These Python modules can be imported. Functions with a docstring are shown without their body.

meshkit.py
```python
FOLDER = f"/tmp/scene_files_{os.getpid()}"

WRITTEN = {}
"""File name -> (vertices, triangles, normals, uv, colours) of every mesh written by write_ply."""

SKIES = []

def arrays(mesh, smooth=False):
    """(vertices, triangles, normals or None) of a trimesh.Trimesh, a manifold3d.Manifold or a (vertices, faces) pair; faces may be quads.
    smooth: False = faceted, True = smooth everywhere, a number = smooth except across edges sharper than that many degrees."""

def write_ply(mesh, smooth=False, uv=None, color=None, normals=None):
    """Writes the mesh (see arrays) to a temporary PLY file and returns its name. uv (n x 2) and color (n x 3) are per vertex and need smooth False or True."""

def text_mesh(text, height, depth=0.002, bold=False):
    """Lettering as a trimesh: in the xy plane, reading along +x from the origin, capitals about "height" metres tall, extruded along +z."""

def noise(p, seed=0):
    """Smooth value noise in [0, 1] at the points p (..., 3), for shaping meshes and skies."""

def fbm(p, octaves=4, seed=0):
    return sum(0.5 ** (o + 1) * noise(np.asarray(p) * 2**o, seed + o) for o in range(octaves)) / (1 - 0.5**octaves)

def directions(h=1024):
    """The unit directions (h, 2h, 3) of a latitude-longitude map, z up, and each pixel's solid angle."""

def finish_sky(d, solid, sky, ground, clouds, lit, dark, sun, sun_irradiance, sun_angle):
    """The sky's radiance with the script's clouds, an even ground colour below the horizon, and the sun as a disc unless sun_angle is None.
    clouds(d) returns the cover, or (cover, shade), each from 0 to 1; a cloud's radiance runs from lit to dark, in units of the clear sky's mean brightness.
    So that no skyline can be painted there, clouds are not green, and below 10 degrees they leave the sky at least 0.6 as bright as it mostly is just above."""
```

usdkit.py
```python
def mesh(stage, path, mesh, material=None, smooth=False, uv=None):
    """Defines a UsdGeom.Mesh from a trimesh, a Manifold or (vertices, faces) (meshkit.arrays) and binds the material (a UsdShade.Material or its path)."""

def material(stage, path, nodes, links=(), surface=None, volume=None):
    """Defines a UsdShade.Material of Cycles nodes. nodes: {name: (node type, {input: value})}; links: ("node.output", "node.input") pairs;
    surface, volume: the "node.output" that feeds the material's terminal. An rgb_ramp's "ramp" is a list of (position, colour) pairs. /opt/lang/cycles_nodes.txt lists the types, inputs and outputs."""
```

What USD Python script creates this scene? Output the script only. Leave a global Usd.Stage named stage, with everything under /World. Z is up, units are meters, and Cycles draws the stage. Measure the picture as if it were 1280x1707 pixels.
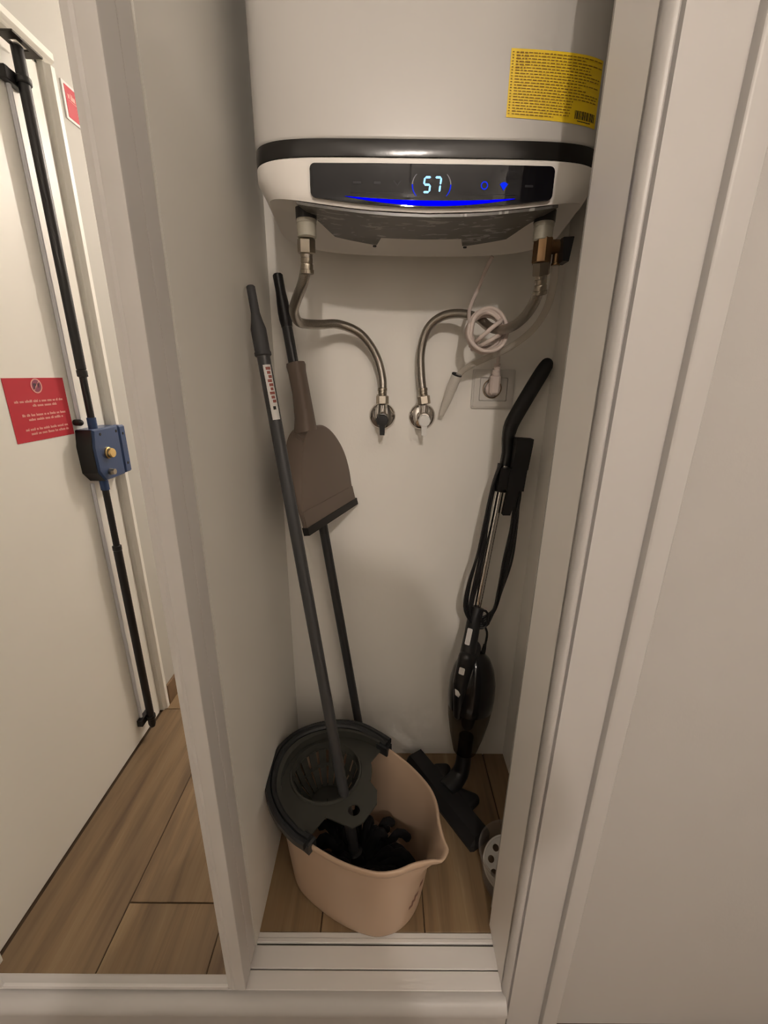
import math, random
import numpy as np, trimesh, usdkit, meshkit
import manifold3d as m3
from shapely.geometry import Polygon, Point, box as sbox
from shapely.ops import unary_union
from pxr import Usd, UsdGeom, UsdLux, UsdShade, Sdf, Gf

stage = Usd.Stage.CreateInMemory()
UsdGeom.SetStageUpAxis(stage, 'Z'); UsdGeom.SetStageMetersPerUnit(stage, 1.0)
UsdGeom.Xform.Define(stage, '/World'); UsdGeom.Scope.Define(stage, '/World/Looks')
rng = random.Random(7)

# ------------------------------------------------------------------ camera, light, exposure
CAM_H, PITCH, YAW, ROLL, FPX = 1.145, 18.039, 0.258, 0.678, 701.18
p_, y_, r_ = map(math.radians, (PITCH, YAW, ROLL))
F_ = np.array([math.sin(y_) * math.cos(p_), math.cos(y_) * math.cos(p_), -math.sin(p_)])
R0 = np.array([math.cos(y_), -math.sin(y_), 0]); U0 = np.cross(R0, F_)
R_ = math.cos(r_) * R0 + math.sin(r_) * U0; U_ = -math.sin(r_) * R0 + math.cos(r_) * U0
cam = UsdGeom.Camera.Define(stage, '/World/camera')
cam.AddTransformOp().Set(Gf.Matrix4d(*R_, 0, *U_, 0, *(-F_), 0, 0, 0, CAM_H, 1))
cam.CreateHorizontalApertureAttr(36.0); cam.CreateVerticalApertureAttr(36.0 * 1707 / 1280)
cam.CreateFocalLengthAttr(36.0 * FPX / 1280)
cam.CreateClippingRangeAttr(Gf.Vec2f(0.02, 50))
cam.CreateExposureAttr(1.45)

# the hall's lamps, all behind the camera: (place, power, colour, label)
LAMP_LIST = [((0.13, -1.55, 2.10), 330.0, (1.0, .88, .78), 'round warm white globe lamp hanging from the hall ceiling behind the person')]

# ------------------------------------------------------------------ materials
LK = '/World/Looks/'
def srgb(*c):
    return tuple(((v / 255) / 12.92 if v / 255 < .04045 else ((v / 255 + .055) / 1.055) ** 2.4) for v in c)
def mat(name, color, rough=.5, metal=0., bump=0., bscale=60., spec=.5, var=0., **kw):
    n = {'p': ('principled_bsdf', dict(base_color=color, roughness=rough, metallic=metal, specular_ior_level=spec, **kw))}
    l = []
    if bump or var:
        n['g'] = ('geometry', {}); n['n'] = ('noise_texture', dict(scale=bscale, detail=4.0)); l += [('g.position', 'n.vector')]
    if bump:
        n['b'] = ('bump', dict(strength=bump, distance=.002)); l += [('n.fac', 'b.height'), ('b.normal', 'p.normal')]
    if var:
        n['r'] = ('rgb_ramp', dict(ramp=[(.3, tuple(c * (1 - var) for c in color)), (.7, tuple(min(1, c * (1 + var)) for c in color))]))
        l += [('n.fac', 'r.fac'), ('r.color', 'p.base_color')]
    return usdkit.material(stage, LK + name, n, l, surface='p.BSDF')
def emit(name, color, strength):
    return usdkit.material(stage, LK + name, {'e': ('emission', dict(color=color, strength=strength))}, surface='e.emission')

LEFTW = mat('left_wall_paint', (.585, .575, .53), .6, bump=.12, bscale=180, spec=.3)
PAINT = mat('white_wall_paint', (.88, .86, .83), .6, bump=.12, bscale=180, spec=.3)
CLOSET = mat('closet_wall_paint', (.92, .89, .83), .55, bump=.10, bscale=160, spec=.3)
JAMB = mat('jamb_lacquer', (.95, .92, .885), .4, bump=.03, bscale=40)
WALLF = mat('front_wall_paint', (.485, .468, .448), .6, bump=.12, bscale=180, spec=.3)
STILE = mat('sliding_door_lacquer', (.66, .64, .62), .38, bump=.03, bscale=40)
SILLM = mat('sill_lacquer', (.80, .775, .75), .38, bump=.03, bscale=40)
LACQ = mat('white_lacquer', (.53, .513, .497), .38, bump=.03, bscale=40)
PANEL = mat('partition_paint', (.86, .84, .785), .5, bump=.05, bscale=90, spec=.35)
DOORW = mat('door_paint', (.94, .92, .85), .43, bump=.04, bscale=30)
CEIL = mat('ceiling_paint', (.90, .89, .87), .8)
GROUT = mat('grout', srgb(78, 62, 46), .9)
DARK = mat('joint_dark', (.05, .045, .04), .9)
MIRROR = mat('mirror_glass', (.97, .97, .955), .0, 1.0)
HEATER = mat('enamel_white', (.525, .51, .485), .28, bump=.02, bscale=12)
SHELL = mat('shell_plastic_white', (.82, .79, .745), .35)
BAND = mat('gloss_black_band', (.014, .013, .012), .16, .0, bump=.12, bscale=30, spec=.35)
GLASSB = mat('panel_black_glass', (.004, .004, .006), .03, spec=.28)
NIPPLE = mat('nipple_plastic', (.40, .38, .31), .5)
BRAID = usdkit.material(stage, LK + 'steel_braid', {
    'g': ('geometry', {}), 'm': ('mapping', dict(scale=(1, 1, 1), rotation=(.5, .6, .7))), 'w': ('voronoi_texture', dict(scale=900.0)),
    'b': ('bump', dict(strength=.25, distance=.0006)),
    'r': ('rgb_ramp', dict(ramp=[(.0, (.50, .46, .41)), (.9, (.27, .245, .215))])),
    'p': ('principled_bsdf', dict(roughness=.30, metallic=.95))},
    [('g.position', 'm.vector'), ('m.vector', 'w.vector'), ('w.distance', 'b.height'), ('w.distance', 'r.fac'), ('r.color', 'p.base_color'), ('b.normal', 'p.normal')], surface='p.BSDF')
STEEL = mat('nut_steel', (.40, .355, .29), .3, 1.0)
CHROME = mat('chrome', (.72, .69, .66), .12, 1.0)
BRASS = mat('brass_body', (.20, .125, .065), .45, 1.0)
GOLD = mat('polished_brass', (.80, .58, .25), .2, 1.0)
BLACKP = mat('black_plastic', (.012, .012, .013), .38)
BLACKM = mat('black_matte', (.010, .010, .011), .65)
BLACKG = mat('black_gloss', (.007, .007, .008), .12)
RUBBER = mat('rubber_black', (.013, .012, .011), .6)
FIBER = mat('mop_fibre', (.0022, .0022, .0036), .95, bump=.5, bscale=500)
POLE = mat('pole_grey_paint', (.058, .060, .064), .32)
GRIP = mat('grip_grey_plastic', (.055, .056, .06), .6)
BPOLE = mat('broom_pole_paint', (.034, .036, .038), .30)
DPAN = mat('taupe_plastic', (.165, .125, .097), .48, bump=.05, bscale=200)
BUCKET = mat('beige_plastic', (.52, .375, .265), .42, bump=.03, bscale=60)
WRING = mat('wringer_grey_green', (.055, .056, .048), .5)
HANDLE = mat('handle_dark', (.018, .02, .022), .4)
CORD = mat('cord_pinkish_white', (.68, .58, .53), .5)
SOCK = mat('socket_white', (.70, .67, .62), .35)
WHITEP = mat('white_plastic', (.75, .74, .71), .45)
STICK = mat('sticker_white', (.78, .76, .74), .5)
REDST = mat('sticker_red', srgb(160, 92, 82), .5)
RED = mat('sign_red', srgb(204, 60, 72), .5, spec=.2)
PINK = mat('sign_print_pink', srgb(240, 170, 160), .5)
MAUVE = mat('sign_emblem_mauve', srgb(150, 70, 95), .5)
INK = mat('sign_ink_dark', srgb(82, 40, 60), .5)
BLUE = mat('lock_blue_enamel', srgb(48, 74, 118), .33, bump=.1, bscale=140)
GREYST = mat('strip_pale_grey', srgb(232, 234, 240), .35)
YELLOW = mat('label_yellow', (.86, .60, .012), .45)
OLIVE = mat('label_print', srgb(142, 106, 14), .6)
SOCKRIM = mat('socket_rim_brown', srgb(140, 118, 92), .6)
SKIRT = mat('skirting_brown', srgb(124, 100, 74), .5, var=.15, bscale=25)
LOGO = mat('bucket_print', srgb(120, 82, 66), .5)
PLATE = usdkit.material(stage, LK + 'grey_film_plate', {     # grey cover under a half peeled protective film with white creases
    'g': ('geometry', {}), 'm': ('mapping', dict(scale=(22, 60, 1))), 'n': ('noise_texture', dict(scale=1.0, detail=3.0, distortion=1.6)),
    'r': ('rgb_ramp', dict(ramp=[(.0, (.098, .090, .080)), (.60, (.098, .090, .080)), (.62, (.32, .31, .29)), (1., (.40, .39, .37))])),
    'p': ('principled_bsdf', dict(roughness=.3))},
    [('g.position', 'm.vector'), ('m.vector', 'n.vector'), ('n.fac', 'r.fac'), ('r.color', 'p.base_color')], surface='p.BSDF')
SLEEVE = usdkit.material(stage, LK + 'milky_sleeve', {'t': ('transparent_bsdf', dict(color=(.95, .93, .9))),
    'p': ('principled_bsdf', dict(base_color=(.86, .83, .78), roughness=.25)), 'x': ('mix_closure', dict(fac=.55))},
    [('t.BSDF', 'x.closure1'), ('p.BSDF', 'x.closure2')], surface='x.closure')
TUBEC = usdkit.material(stage, LK + 'clear_tube', {'t': ('transparent_bsdf', dict(color=(.88, .85, .80))),
    'p': ('principled_bsdf', dict(base_color=(.74, .70, .64), roughness=.15)), 'x': ('mix_closure', dict(fac=.42))},
    [('t.BSDF', 'x.closure1'), ('p.BSDF', 'x.closure2')], surface='x.closure')
FROST = usdkit.material(stage, LK + 'frosted_tub', {'t': ('transparent_bsdf', dict(color=(.92, .90, .87))),
    'p': ('principled_bsdf', dict(base_color=(.60, .57, .54), roughness=.3)), 'x': ('mix_closure', dict(fac=.16))},
    [('t.BSDF', 'x.closure1'), ('p.BSDF', 'x.closure2')], surface='x.closure')
SMOKE = usdkit.material(stage, LK + 'smoked_dust_cup', {'t': ('transparent_bsdf', dict(color=(.55, .52, .47))),
    'p': ('principled_bsdf', dict(base_color=(.02, .019, .018), roughness=.12)), 'x': ('mix_closure', dict(fac=.22))},
    [('t.BSDF', 'x.closure1'), ('p.BSDF', 'x.closure2')], surface='x.closure')
TILE = usdkit.material(stage, LK + 'wood_look_tile', {
    'g': ('geometry', {}), 'o': ('object_info', {}), 'k': ('vector_math', dict(math_type='scale', vector1=(7., 13., 5.))), 'a': ('vector_math', dict(math_type='add')),
    'm': ('mapping', dict(scale=(26, 1.6, 1))), 'n': ('noise_texture', dict(scale=1.0, detail=5.0, roughness=.62, distortion=.5)),
    'm2': ('mapping', dict(scale=(5, .9, 1))), 'n2': ('noise_texture', dict(scale=1.0, detail=3.0, distortion=1.2)),
    'r': ('rgb_ramp', dict(ramp=[(.22, srgb(108, 87, 66)), (.48, srgb(144, 120, 90)), (.62, srgb(152, 130, 100)), (.8, srgb(184, 164, 130))])),
    'r2': ('rgb_ramp', dict(ramp=[(.32, (.72, .70, .70)), (.65, (1.08, 1.05, 1.0))])),
    'x': ('mix', dict(mix_type='multiply', fac=1.0)), 'b': ('bump', dict(strength=.15, distance=.002)),
    'p': ('principled_bsdf', dict(roughness=.48))},
    [('o.random', 'k.scale'), ('g.position', 'a.vector1'), ('k.vector', 'a.vector2'), ('a.vector', 'm.vector'), ('m.vector', 'n.vector'), ('a.vector', 'm2.vector'), ('m2.vector', 'n2.vector'),
     ('n.fac', 'r.fac'), ('n2.fac', 'r2.fac'), ('r.color', 'x.color1'), ('r2.color', 'x.color2'), ('x.color', 'p.base_color'), ('n.fac', 'b.height'), ('b.normal', 'p.normal')], surface='p.BSDF')
LEDW = emit('digit_light', (.27, .54, 1.0), .72)
LEDB = emit('icon_blue_light', (.006, .03, 1.0), .33)
LEDBAR = emit('bar_blue_light', (.0, .0, 1.0), .5)
LAMPS = [(at, emit(f'lamp_globe_light_{k}', c, w), l) for k, (at, w, c, l) in enumerate(LAMP_LIST)]
ARCG = mat('dial_arc_grey', (.16, .16, .19), .5)
DIMIC = mat('dim_icon_print', (.009, .009, .013), .4, spec=.2)

# ------------------------------------------------------------------ scene tree helpers
used = set()
def numbered(parent, name):
    k, p = 0, f'{parent}/{name}'
    while p in used:
        k += 1; p = f'{parent}/{name}_{k:03d}'
    used.add(p); return p
HK = 1.0680      # the hall's left side is drawn at one scale and set out at this one, its floor a step under the closet's
def hall_pt(P):
    P = np.asarray(P, float); return np.stack([P[..., 0] * HK, .968 - HK * (.994 - P[..., 1]), CAM_H + (P[..., 2] - CAM_H) * HK], -1)
FZ = CAM_H - CAM_H * HK                                       # the hall floor
class Thing:
    def __init__(s, name, label, cat, loc=(0, 0, 0), group=None, kind=None, hall=False):
        s.path = numbered('/World', name); s.hall = hall; s.loc = hall_pt(loc) if hall else np.array(loc, float); loc = s.loc
        x = UsdGeom.Xform.Define(stage, s.path); x.AddTranslateOp().Set(Gf.Vec3d(*map(float, loc))); s.prim = x.GetPrim()
        tag(s.prim, label, cat, group, kind)
    def part(s, name, mesh, m, under=None, label=None, smooth=35, kind=None):
        p = numbered(under or s.path, name)
        me = mesh if isinstance(mesh, trimesh.Trimesh) else trimesh.Trimesh(*mesh, process=False)
        me = me.copy(); me.vertices = (hall_pt(me.vertices) if s.hall else me.vertices) - s.loc
        g = usdkit.mesh(stage, p, me, m, smooth=smooth)
        if label: g.GetPrim().SetCustomDataByKey('label', label)
        if kind: g.GetPrim().SetCustomDataByKey('kind', kind)
        return p
def tag(prim, label, cat, group=None, kind=None):
    prim.SetCustomDataByKey('label', label); prim.SetCustomDataByKey('category', cat)
    if group: prim.SetCustomDataByKey('group', group)
    if kind: prim.SetCustomDataByKey('kind', kind)
def single(name, mesh, m, label, cat, group=None, kind=None, smooth=35):
    p = numbered('/World', name)
    me = mesh if isinstance(mesh, trimesh.Trimesh) else trimesh.Trimesh(*mesh, process=False)
    loc = np.array([me.bounds[:, 0].mean(), me.bounds[:, 1].mean(), me.bounds[0, 2]])
    me = me.copy(); me.vertices = me.vertices - loc
    g = usdkit.mesh(stage, p, me, m, smooth=smooth); g.AddTranslateOp().Set(Gf.Vec3d(*map(float, loc)))
    tag(g.GetPrim(), label, cat, group, kind); return g

# ------------------------------------------------------------------ mesh helpers
A = np.array
def cat_(*ms): return trimesh.util.concatenate([m for m in ms])
def bx(x0, x1, y0, y1, z0, z1, c=.0):
    """A box; with c its edges are chamfered."""
    lo, hi = np.minimum((x0, y0, z0), (x1, y1, z1)).astype(float), np.maximum((x0, y0, z0), (x1, y1, z1)).astype(float)
    if not c:
        m = trimesh.creation.box(hi - lo); m.apply_translation((lo + hi) / 2); return m
    pts = []
    c = min(c, (hi - lo).min() * .45)
    for k in range(3):
        for s in np.ndindex(2, 2, 2):
            q = np.where(A(s) == 0, lo + c, hi - c); q[k] = (lo if s[k] == 0 else hi)[k]; pts.append(q)
    return trimesh.convex.convex_hull(A(pts))
def hull(pts): return trimesh.convex.convex_hull(A(pts, float))
def spheres_hull(balls, sub=2):
    v = []
    for c, r in balls:
        s = trimesh.creation.icosphere(sub, 1.0).vertices
        v.append(s * A(r) + A(c))
    return trimesh.convex.convex_hull(np.vstack(v))
def catmull(P, step=.006, closed=False):
    P = A(P, float)
    Q = np.vstack([P[-1], P, P[0], P[1]]) if closed else np.vstack([2 * P[0] - P[1], P, 2 * P[-1] - P[-2]])
    out = []
    for i in range(1, len(Q) - 2):
        p0, p1, p2, p3 = Q[i - 1:i + 3]
        n = max(2, int(np.linalg.norm(p2[:3] - p1[:3]) / step))
        t = np.linspace(0, 1, n, endpoint=False)[:, None]
        out.append(.5 * (2 * p1 + (p2 - p0) * t + (2 * p0 - 5 * p1 + 4 * p2 - p3) * t ** 2 + (3 * p1 - p0 - 3 * p2 + p3) * t ** 3))
    if not closed: out.append(P[-1:])
    return np.vstack(out)
def loft(rings, cap0=True, cap1=True):
    """Rings of the same number of points, joined by quads; the ends closed by fans."""
    k, n = len(rings), len(rings[0]); v = np.vstack(rings); f = []
    i = np.arange(n); j = (i + 1) % n
    for a in range(k - 1):
        f.append(np.c_[a * n + i, a * n + j, (a + 1) * n + j]); f.append(np.c_[a * n + i, (a + 1) * n + j, (a + 1) * n + i])
    if cap0: v = np.vstack([v, A(rings[0]).mean(0)]); f.append(np.c_[j, i, np.full(n, len(v) - 1)])
    if cap1: v = np.vstack([v, A(rings[-1]).mean(0)]); f.append(np.c_[(k - 1) * n + i, (k - 1) * n + j, np.full(n, len(v) - 1)])
    m = trimesh.Trimesh(v, np.vstack(f), process=False)
    if m.is_watertight and m.volume < 0: m.invert()
    return m
def frames(P, closed=False):
    T = np.gradient(P, axis=0) if not closed else (np.roll(P, -1, 0) - np.roll(P, 1, 0))
    T /= np.linalg.norm(T, axis=1)[:, None] + 1e-12
    u = np.cross(T[0], [0, 0, 1.]);
    if np.linalg.norm(u) < .1: u = np.cross(T[0], [0, 1., 0])
    N = []
    for t in T:
        u = u - t * (u @ t); u /= np.linalg.norm(u); N.append(u.copy())
    N = A(N); return T, N, np.cross(T, N)
def tube(P, r, n=14, step=.006, smooth=True):
    P = A(P, float)
    if np.ndim(r): P4 = np.c_[P, r]
    else: P4 = np.c_[P, np.full(len(P), r)]
    if smooth and len(P) > 2: P4 = catmull(P4, step)
    P, r = P4[:, :3], P4[:, 3]
    T, N, B = frames(P)
    a = np.linspace(0, 2 * np.pi, n, endpoint=False)
    return loft([p + rr * (np.cos(a)[:, None] * u + np.sin(a)[:, None] * b) for p, rr, u, b in zip(P, r, N, B)])
def sweep(P, prof, up=(0, 0, 1.)):
    """A closed 2D profile (side, up) along a path whose up is fixed."""
    P = A(P, float); T, _, _ = frames(P); up = A(up); rings = []
    for p, t in zip(P, T):
        s = np.cross(t, up); s /= np.linalg.norm(s); w = np.cross(s, t)
        rings.append(p + A(prof)[:, :1] * s + A(prof)[:, 1:] * w)
    return loft(rings)
def lathe(prof, p0, p1, n=32):
    """(radius, distance along the axis) revolved about the axis from p0 towards p1."""
    p0, p1 = A(p0, float), A(p1, float); d = (p1 - p0) / np.linalg.norm(p1 - p0)
    u = np.cross(d, [0, 0, 1.]) if abs(d[2]) < .9 else np.cross(d, [0, 1., 0]); u /= np.linalg.norm(u); w = np.cross(d, u)
    a = np.linspace(0, 2 * np.pi, n, endpoint=False)
    return loft([p0 + d * h + max(r, 1e-5) * (np.cos(a)[:, None] * u + np.sin(a)[:, None] * w) for r, h in prof])
def prism(poly, depth, o, ex, ey):
    """A shapely polygon extruded; its x along ex, its y along ey, thickness along ex x ey from o."""
    gs = getattr(poly, 'geoms', [poly]); ms = [trimesh.creation.extrude_polygon(g, depth, engine='earcut') for g in gs]
    m = cat_(*ms); ex, ey = A(ex, float), A(ey, float); ez = np.cross(ex, ey)
    m.vertices = A(o, float) + m.vertices @ np.vstack([ex, ey, ez]); return m
def rrect(x0, y0, x1, y1, r, q=6): return sbox(x0 + r, y0 + r, x1 - r, y1 - r).buffer(r, quad_segs=q)
def hexnut(p0, p1, r): return lathe([(r * .86, 0), (r, .0015), (r, np.linalg.norm(A(p1) - A(p0)) - .0015), (r * .86, np.linalg.norm(A(p1) - A(p0)))], p0, p1, 6)
def sheet(fn, us, vs):
    """A grid sheet of points fn(u, v)."""
    v = A([[fn(u, w) for w in vs] for u in us]).reshape(-1, 3); n = len(vs); f = []
    for i in range(len(us) - 1):
        for j in range(n - 1):
            a = i * n + j; f += [[a, a + n, a + n + 1], [a, a + n + 1, a + 1]]
    return trimesh.Trimesh(v, f, process=False)

# ================================================================== THE SETTING
XL, XR, YF, YR, ZC = -0.77, 0.86, 0.472, -2.35, 2.46       # hall: left wall, right wall, wardrobe wall, rear wall, ceiling
CF = 0.021                                                  # closet floor height
# floor: wood-look tiles, 0.222 wide, running away from the camera; one mesh each
fl = Thing('floor', 'brown wood-look plank tile floor in the hall and inside the closet', 'floor', (0, 0, 0), kind='structure')
fl.part('grout_bed', cat_(bx(-.93, XR + .1, YR - .1, .60, FZ - .06, FZ - .0035), bx(-.26, .40, .56, 1.03, FZ, CF - .0035)), GROUT)
xs = [-.6024 + .2366 * k for k in range(-1, 10)]
for c, xa in enumerate(xs[:-1]):
    xb = xs[c + 1]
    y = .2909 - [.62, .0, .42, .2, .63, .1, .5, .3, .7, .15][c]
    edges = [.47]
    while y > YR: edges.append(y); y -= 1.25
    edges.append(YR)
    for a, b in zip(edges[:-1], edges[1:]):
        x0, x1 = max(xa, XL * HK - .005) + .0012, min(xb, XR + .005) - .0012
        if x1 - x0 > .02: fl.part('tile', bx(x0, x1, b + .0012, a - .0012, FZ - .0035, FZ, .001), TILE, smooth=False)
for xa, xb in ((-.252, -.1215), (-.1215, .10), (.10, .3215), (.3215, .388)):
    fl.part('tile', bx(xa + .0012, xb - .0012, .5725, 1.0185, CF - .0035, CF, .001), TILE, smooth=False)

# hall walls and ceiling
def wall(name, m, label, mt=PAINT): return single(name, m, mt, label, 'wall', kind='structure', smooth=False)
DY0, DY1, DZ = -.242, .464, 1.83                             # opening of the entry door in the left wall
WL = XL * HK
def hz(*a):
    m = bx(*a); m.vertices = hall_pt(m.vertices); return m
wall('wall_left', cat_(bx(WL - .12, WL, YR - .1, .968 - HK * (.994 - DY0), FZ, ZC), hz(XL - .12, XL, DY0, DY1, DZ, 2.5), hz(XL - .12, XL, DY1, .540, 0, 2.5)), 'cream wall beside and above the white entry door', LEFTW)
wall('wall_right', bx(XR, XR + .1, YR - .1, YF, FZ, ZC), 'plain white wall on the right side of the hall, out of view')
wall('wall_rear', bx(WL - .12, XR + .1, YR - .1, YR, FZ, ZC), 'plain white wall at the rear of the hall, out of view')
OX0, OX1, OZ = -.748, .24, 2.24                               # the wardrobe opening
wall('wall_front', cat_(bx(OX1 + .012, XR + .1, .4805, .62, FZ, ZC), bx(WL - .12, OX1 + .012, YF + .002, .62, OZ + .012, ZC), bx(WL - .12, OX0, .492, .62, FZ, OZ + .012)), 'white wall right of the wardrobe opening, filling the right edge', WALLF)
single('ceiling', bx(WL - .12, XR + .1, YR - .1, .62, ZC, ZC + .08), CEIL, 'white hall ceiling', 'ceiling', kind='structure', smooth=False)
# closet interior
wall('wall_closet_back', bx(-.30, .43, 1.018, 1.10, -.02, ZC), 'white back wall of the closet behind the hoses and socket', CLOSET)
wall('wall_closet_left', bx(-.30, -.25, .549, 1.018, -.02, ZC), 'grey-white panel on the left side of the closet, beside the mop', PANEL)
wall('wall_closet_right', bx(.385, .43, .585, 1.018, -.02, ZC), 'white right side wall of the closet behind the vacuum handle', CLOSET)
single('ceiling', bx(-.30, .43, .585, 1.10, 2.42, 2.46), CEIL, 'white ceiling of the water heater closet', 'ceiling', kind='structure', smooth=False)
single('wall_niche', bx(-.80, -.30, .585, .62, -.02, ZC), PANEL, 'panel behind the stacked sliding doors', 'wall', kind='structure', smooth=False)

# wardrobe casing: bead, flat and raised outer band; profile as (distance outwards from the opening, distance towards the hall)
def casing_profile():
    q = [(0, -.006), (0, .001)]
    q += [(.0085 * (1 - math.cos(a)), .001 + .0115 * math.sin(a)) for a in np.linspace(0.15, math.pi / 2, 7)]
    return q + [(.0096, .0115), (.0104, .0030), (.0128, .0030), (.0150, .0105), (.0760, .0105), (.0778, .0070), (.0798, .0070), (.0815, .0165), (.0845, .0190), (.107, .0190), (.110, .016), (.110, .002), (.010, -.006)]
cp = casing_profile()
tr = Thing('trim_1', 'white moulded casing framing the wardrobe opening, with a bead and raised outer band', 'trim', (0, .47, 0), kind='structure')
y0 = .486
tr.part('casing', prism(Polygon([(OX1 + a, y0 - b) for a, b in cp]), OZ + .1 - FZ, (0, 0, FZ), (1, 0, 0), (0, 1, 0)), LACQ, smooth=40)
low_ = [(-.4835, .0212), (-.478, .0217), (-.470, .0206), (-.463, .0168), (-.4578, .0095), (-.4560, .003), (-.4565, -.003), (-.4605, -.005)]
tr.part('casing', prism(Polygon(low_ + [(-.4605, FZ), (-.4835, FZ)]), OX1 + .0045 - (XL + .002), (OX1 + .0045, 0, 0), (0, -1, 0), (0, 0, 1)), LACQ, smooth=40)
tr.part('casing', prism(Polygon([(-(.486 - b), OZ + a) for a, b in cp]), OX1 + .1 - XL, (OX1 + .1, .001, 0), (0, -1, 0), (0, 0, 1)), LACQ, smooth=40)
single('trim_3', bx(OX1, .385, .486, .587, FZ, OZ + .02, .0008), JAMB, 'white right jamb lining of the wardrobe opening', 'trim', kind='structure', smooth=False)
# sill with the two sliding tracks
sl = Thing('trim_4', 'white wardrobe threshold with two narrow sliding door tracks', 'sill', (-.25, .53, 0), kind='structure')
sl.part('base_board', bx(OX0, OX1, .482, .571, FZ, .0175), DARK, smooth=False)
sl.part('track_strip', bx(OX0, OX1, .483, .5115, .0, .022, .0007), SILLM)
sl.part('track_strip', bx(OX0, OX1, .5138, .5498, .0, .022, .0007), SILLM)
sl.part('track_strip', bx(OX0, OX1, .5535, .5615, .0, .0235, .001), SILLM)
sl.part('track_strip', bx(OX0, OX1, .5618, .5712, .0, .0222, .0007), SILLM)

# sliding doors
MY = .484                                                    # the mirror's plane
def slide_door(name, label, y0, y1, x0, x1, glass):
    d = Thing(name, label, 'sliding door', ((x0 + x1) / 2, y0, .028), kind='structure')
    z0, z1, w = .027, 2.20, .0345
    # stile: a bead at the glass side, a flat face, then the rounded outer edge
    pr = [(-.0345, .009), (-.0345, .0038), (-.031, .003), (-.0255, .001), (-.0215, .0022), (-.0195, .0012), (-.012, .0), (-.003, .0), (-.0008, .0008), (0, .003), (0, y1 - y0), (-.0345, y1 - y0)]
    d.part('stile', prism(Polygon([(x1 + a, y0 + b) for a, b in pr]), z1 - z0, (0, 0, z0), (1, 0, 0), (0, 1, 0)), STILE)
    d.part('stile', prism(Polygon([(x0 - a, y0 + b) for a, b in pr][::-1]), z1 - z0, (0, 0, z0), (1, 0, 0), (0, 1, 0)), STILE)
    rb = [(z0, .001), (z0 + .0015, .0005), (z0 + .0055, .0015), (z0 + .0065, .0035), (z0 + .0065, y1 - y0), (z0, y1 - y0)]
    d.part('rail', prism(Polygon([(-(y0 + b), a) for a, b in rb]), x1 - x0 - 2 * w, (x1 - w, 0, 0), (0, -1, 0), (0, 0, 1)), STILE)
    d.part('rail', bx(x0 + w, x1 - w, y0, y1, z1 - .03, z1, .002), STILE)
    d.part('mirror' if glass else 'panel', bx(x0 + w - .002, x1 - w + .002, MY if glass else y0 + .007, MY + .004 if glass else y0 + .012, z0 + .004, z1 - .02), MIRROR if glass else PANEL, smooth=False)
    d.part('backing_board', bx(x0 + w - .002, x1 - w + .002, y1 - .006, y1 - .002, z0 + .02, z1 - .02), PANEL, smooth=False)
slide_door('door_1', 'front sliding wardrobe door: mirror in a white moulded frame', .480, .5125, OX0 + .002, -.2505, True)
slide_door('door_2', 'rear sliding wardrobe door tucked behind the mirror door, only its white edge showing', .5165, .5455, OX0 + .002, -.2515, False)

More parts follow.
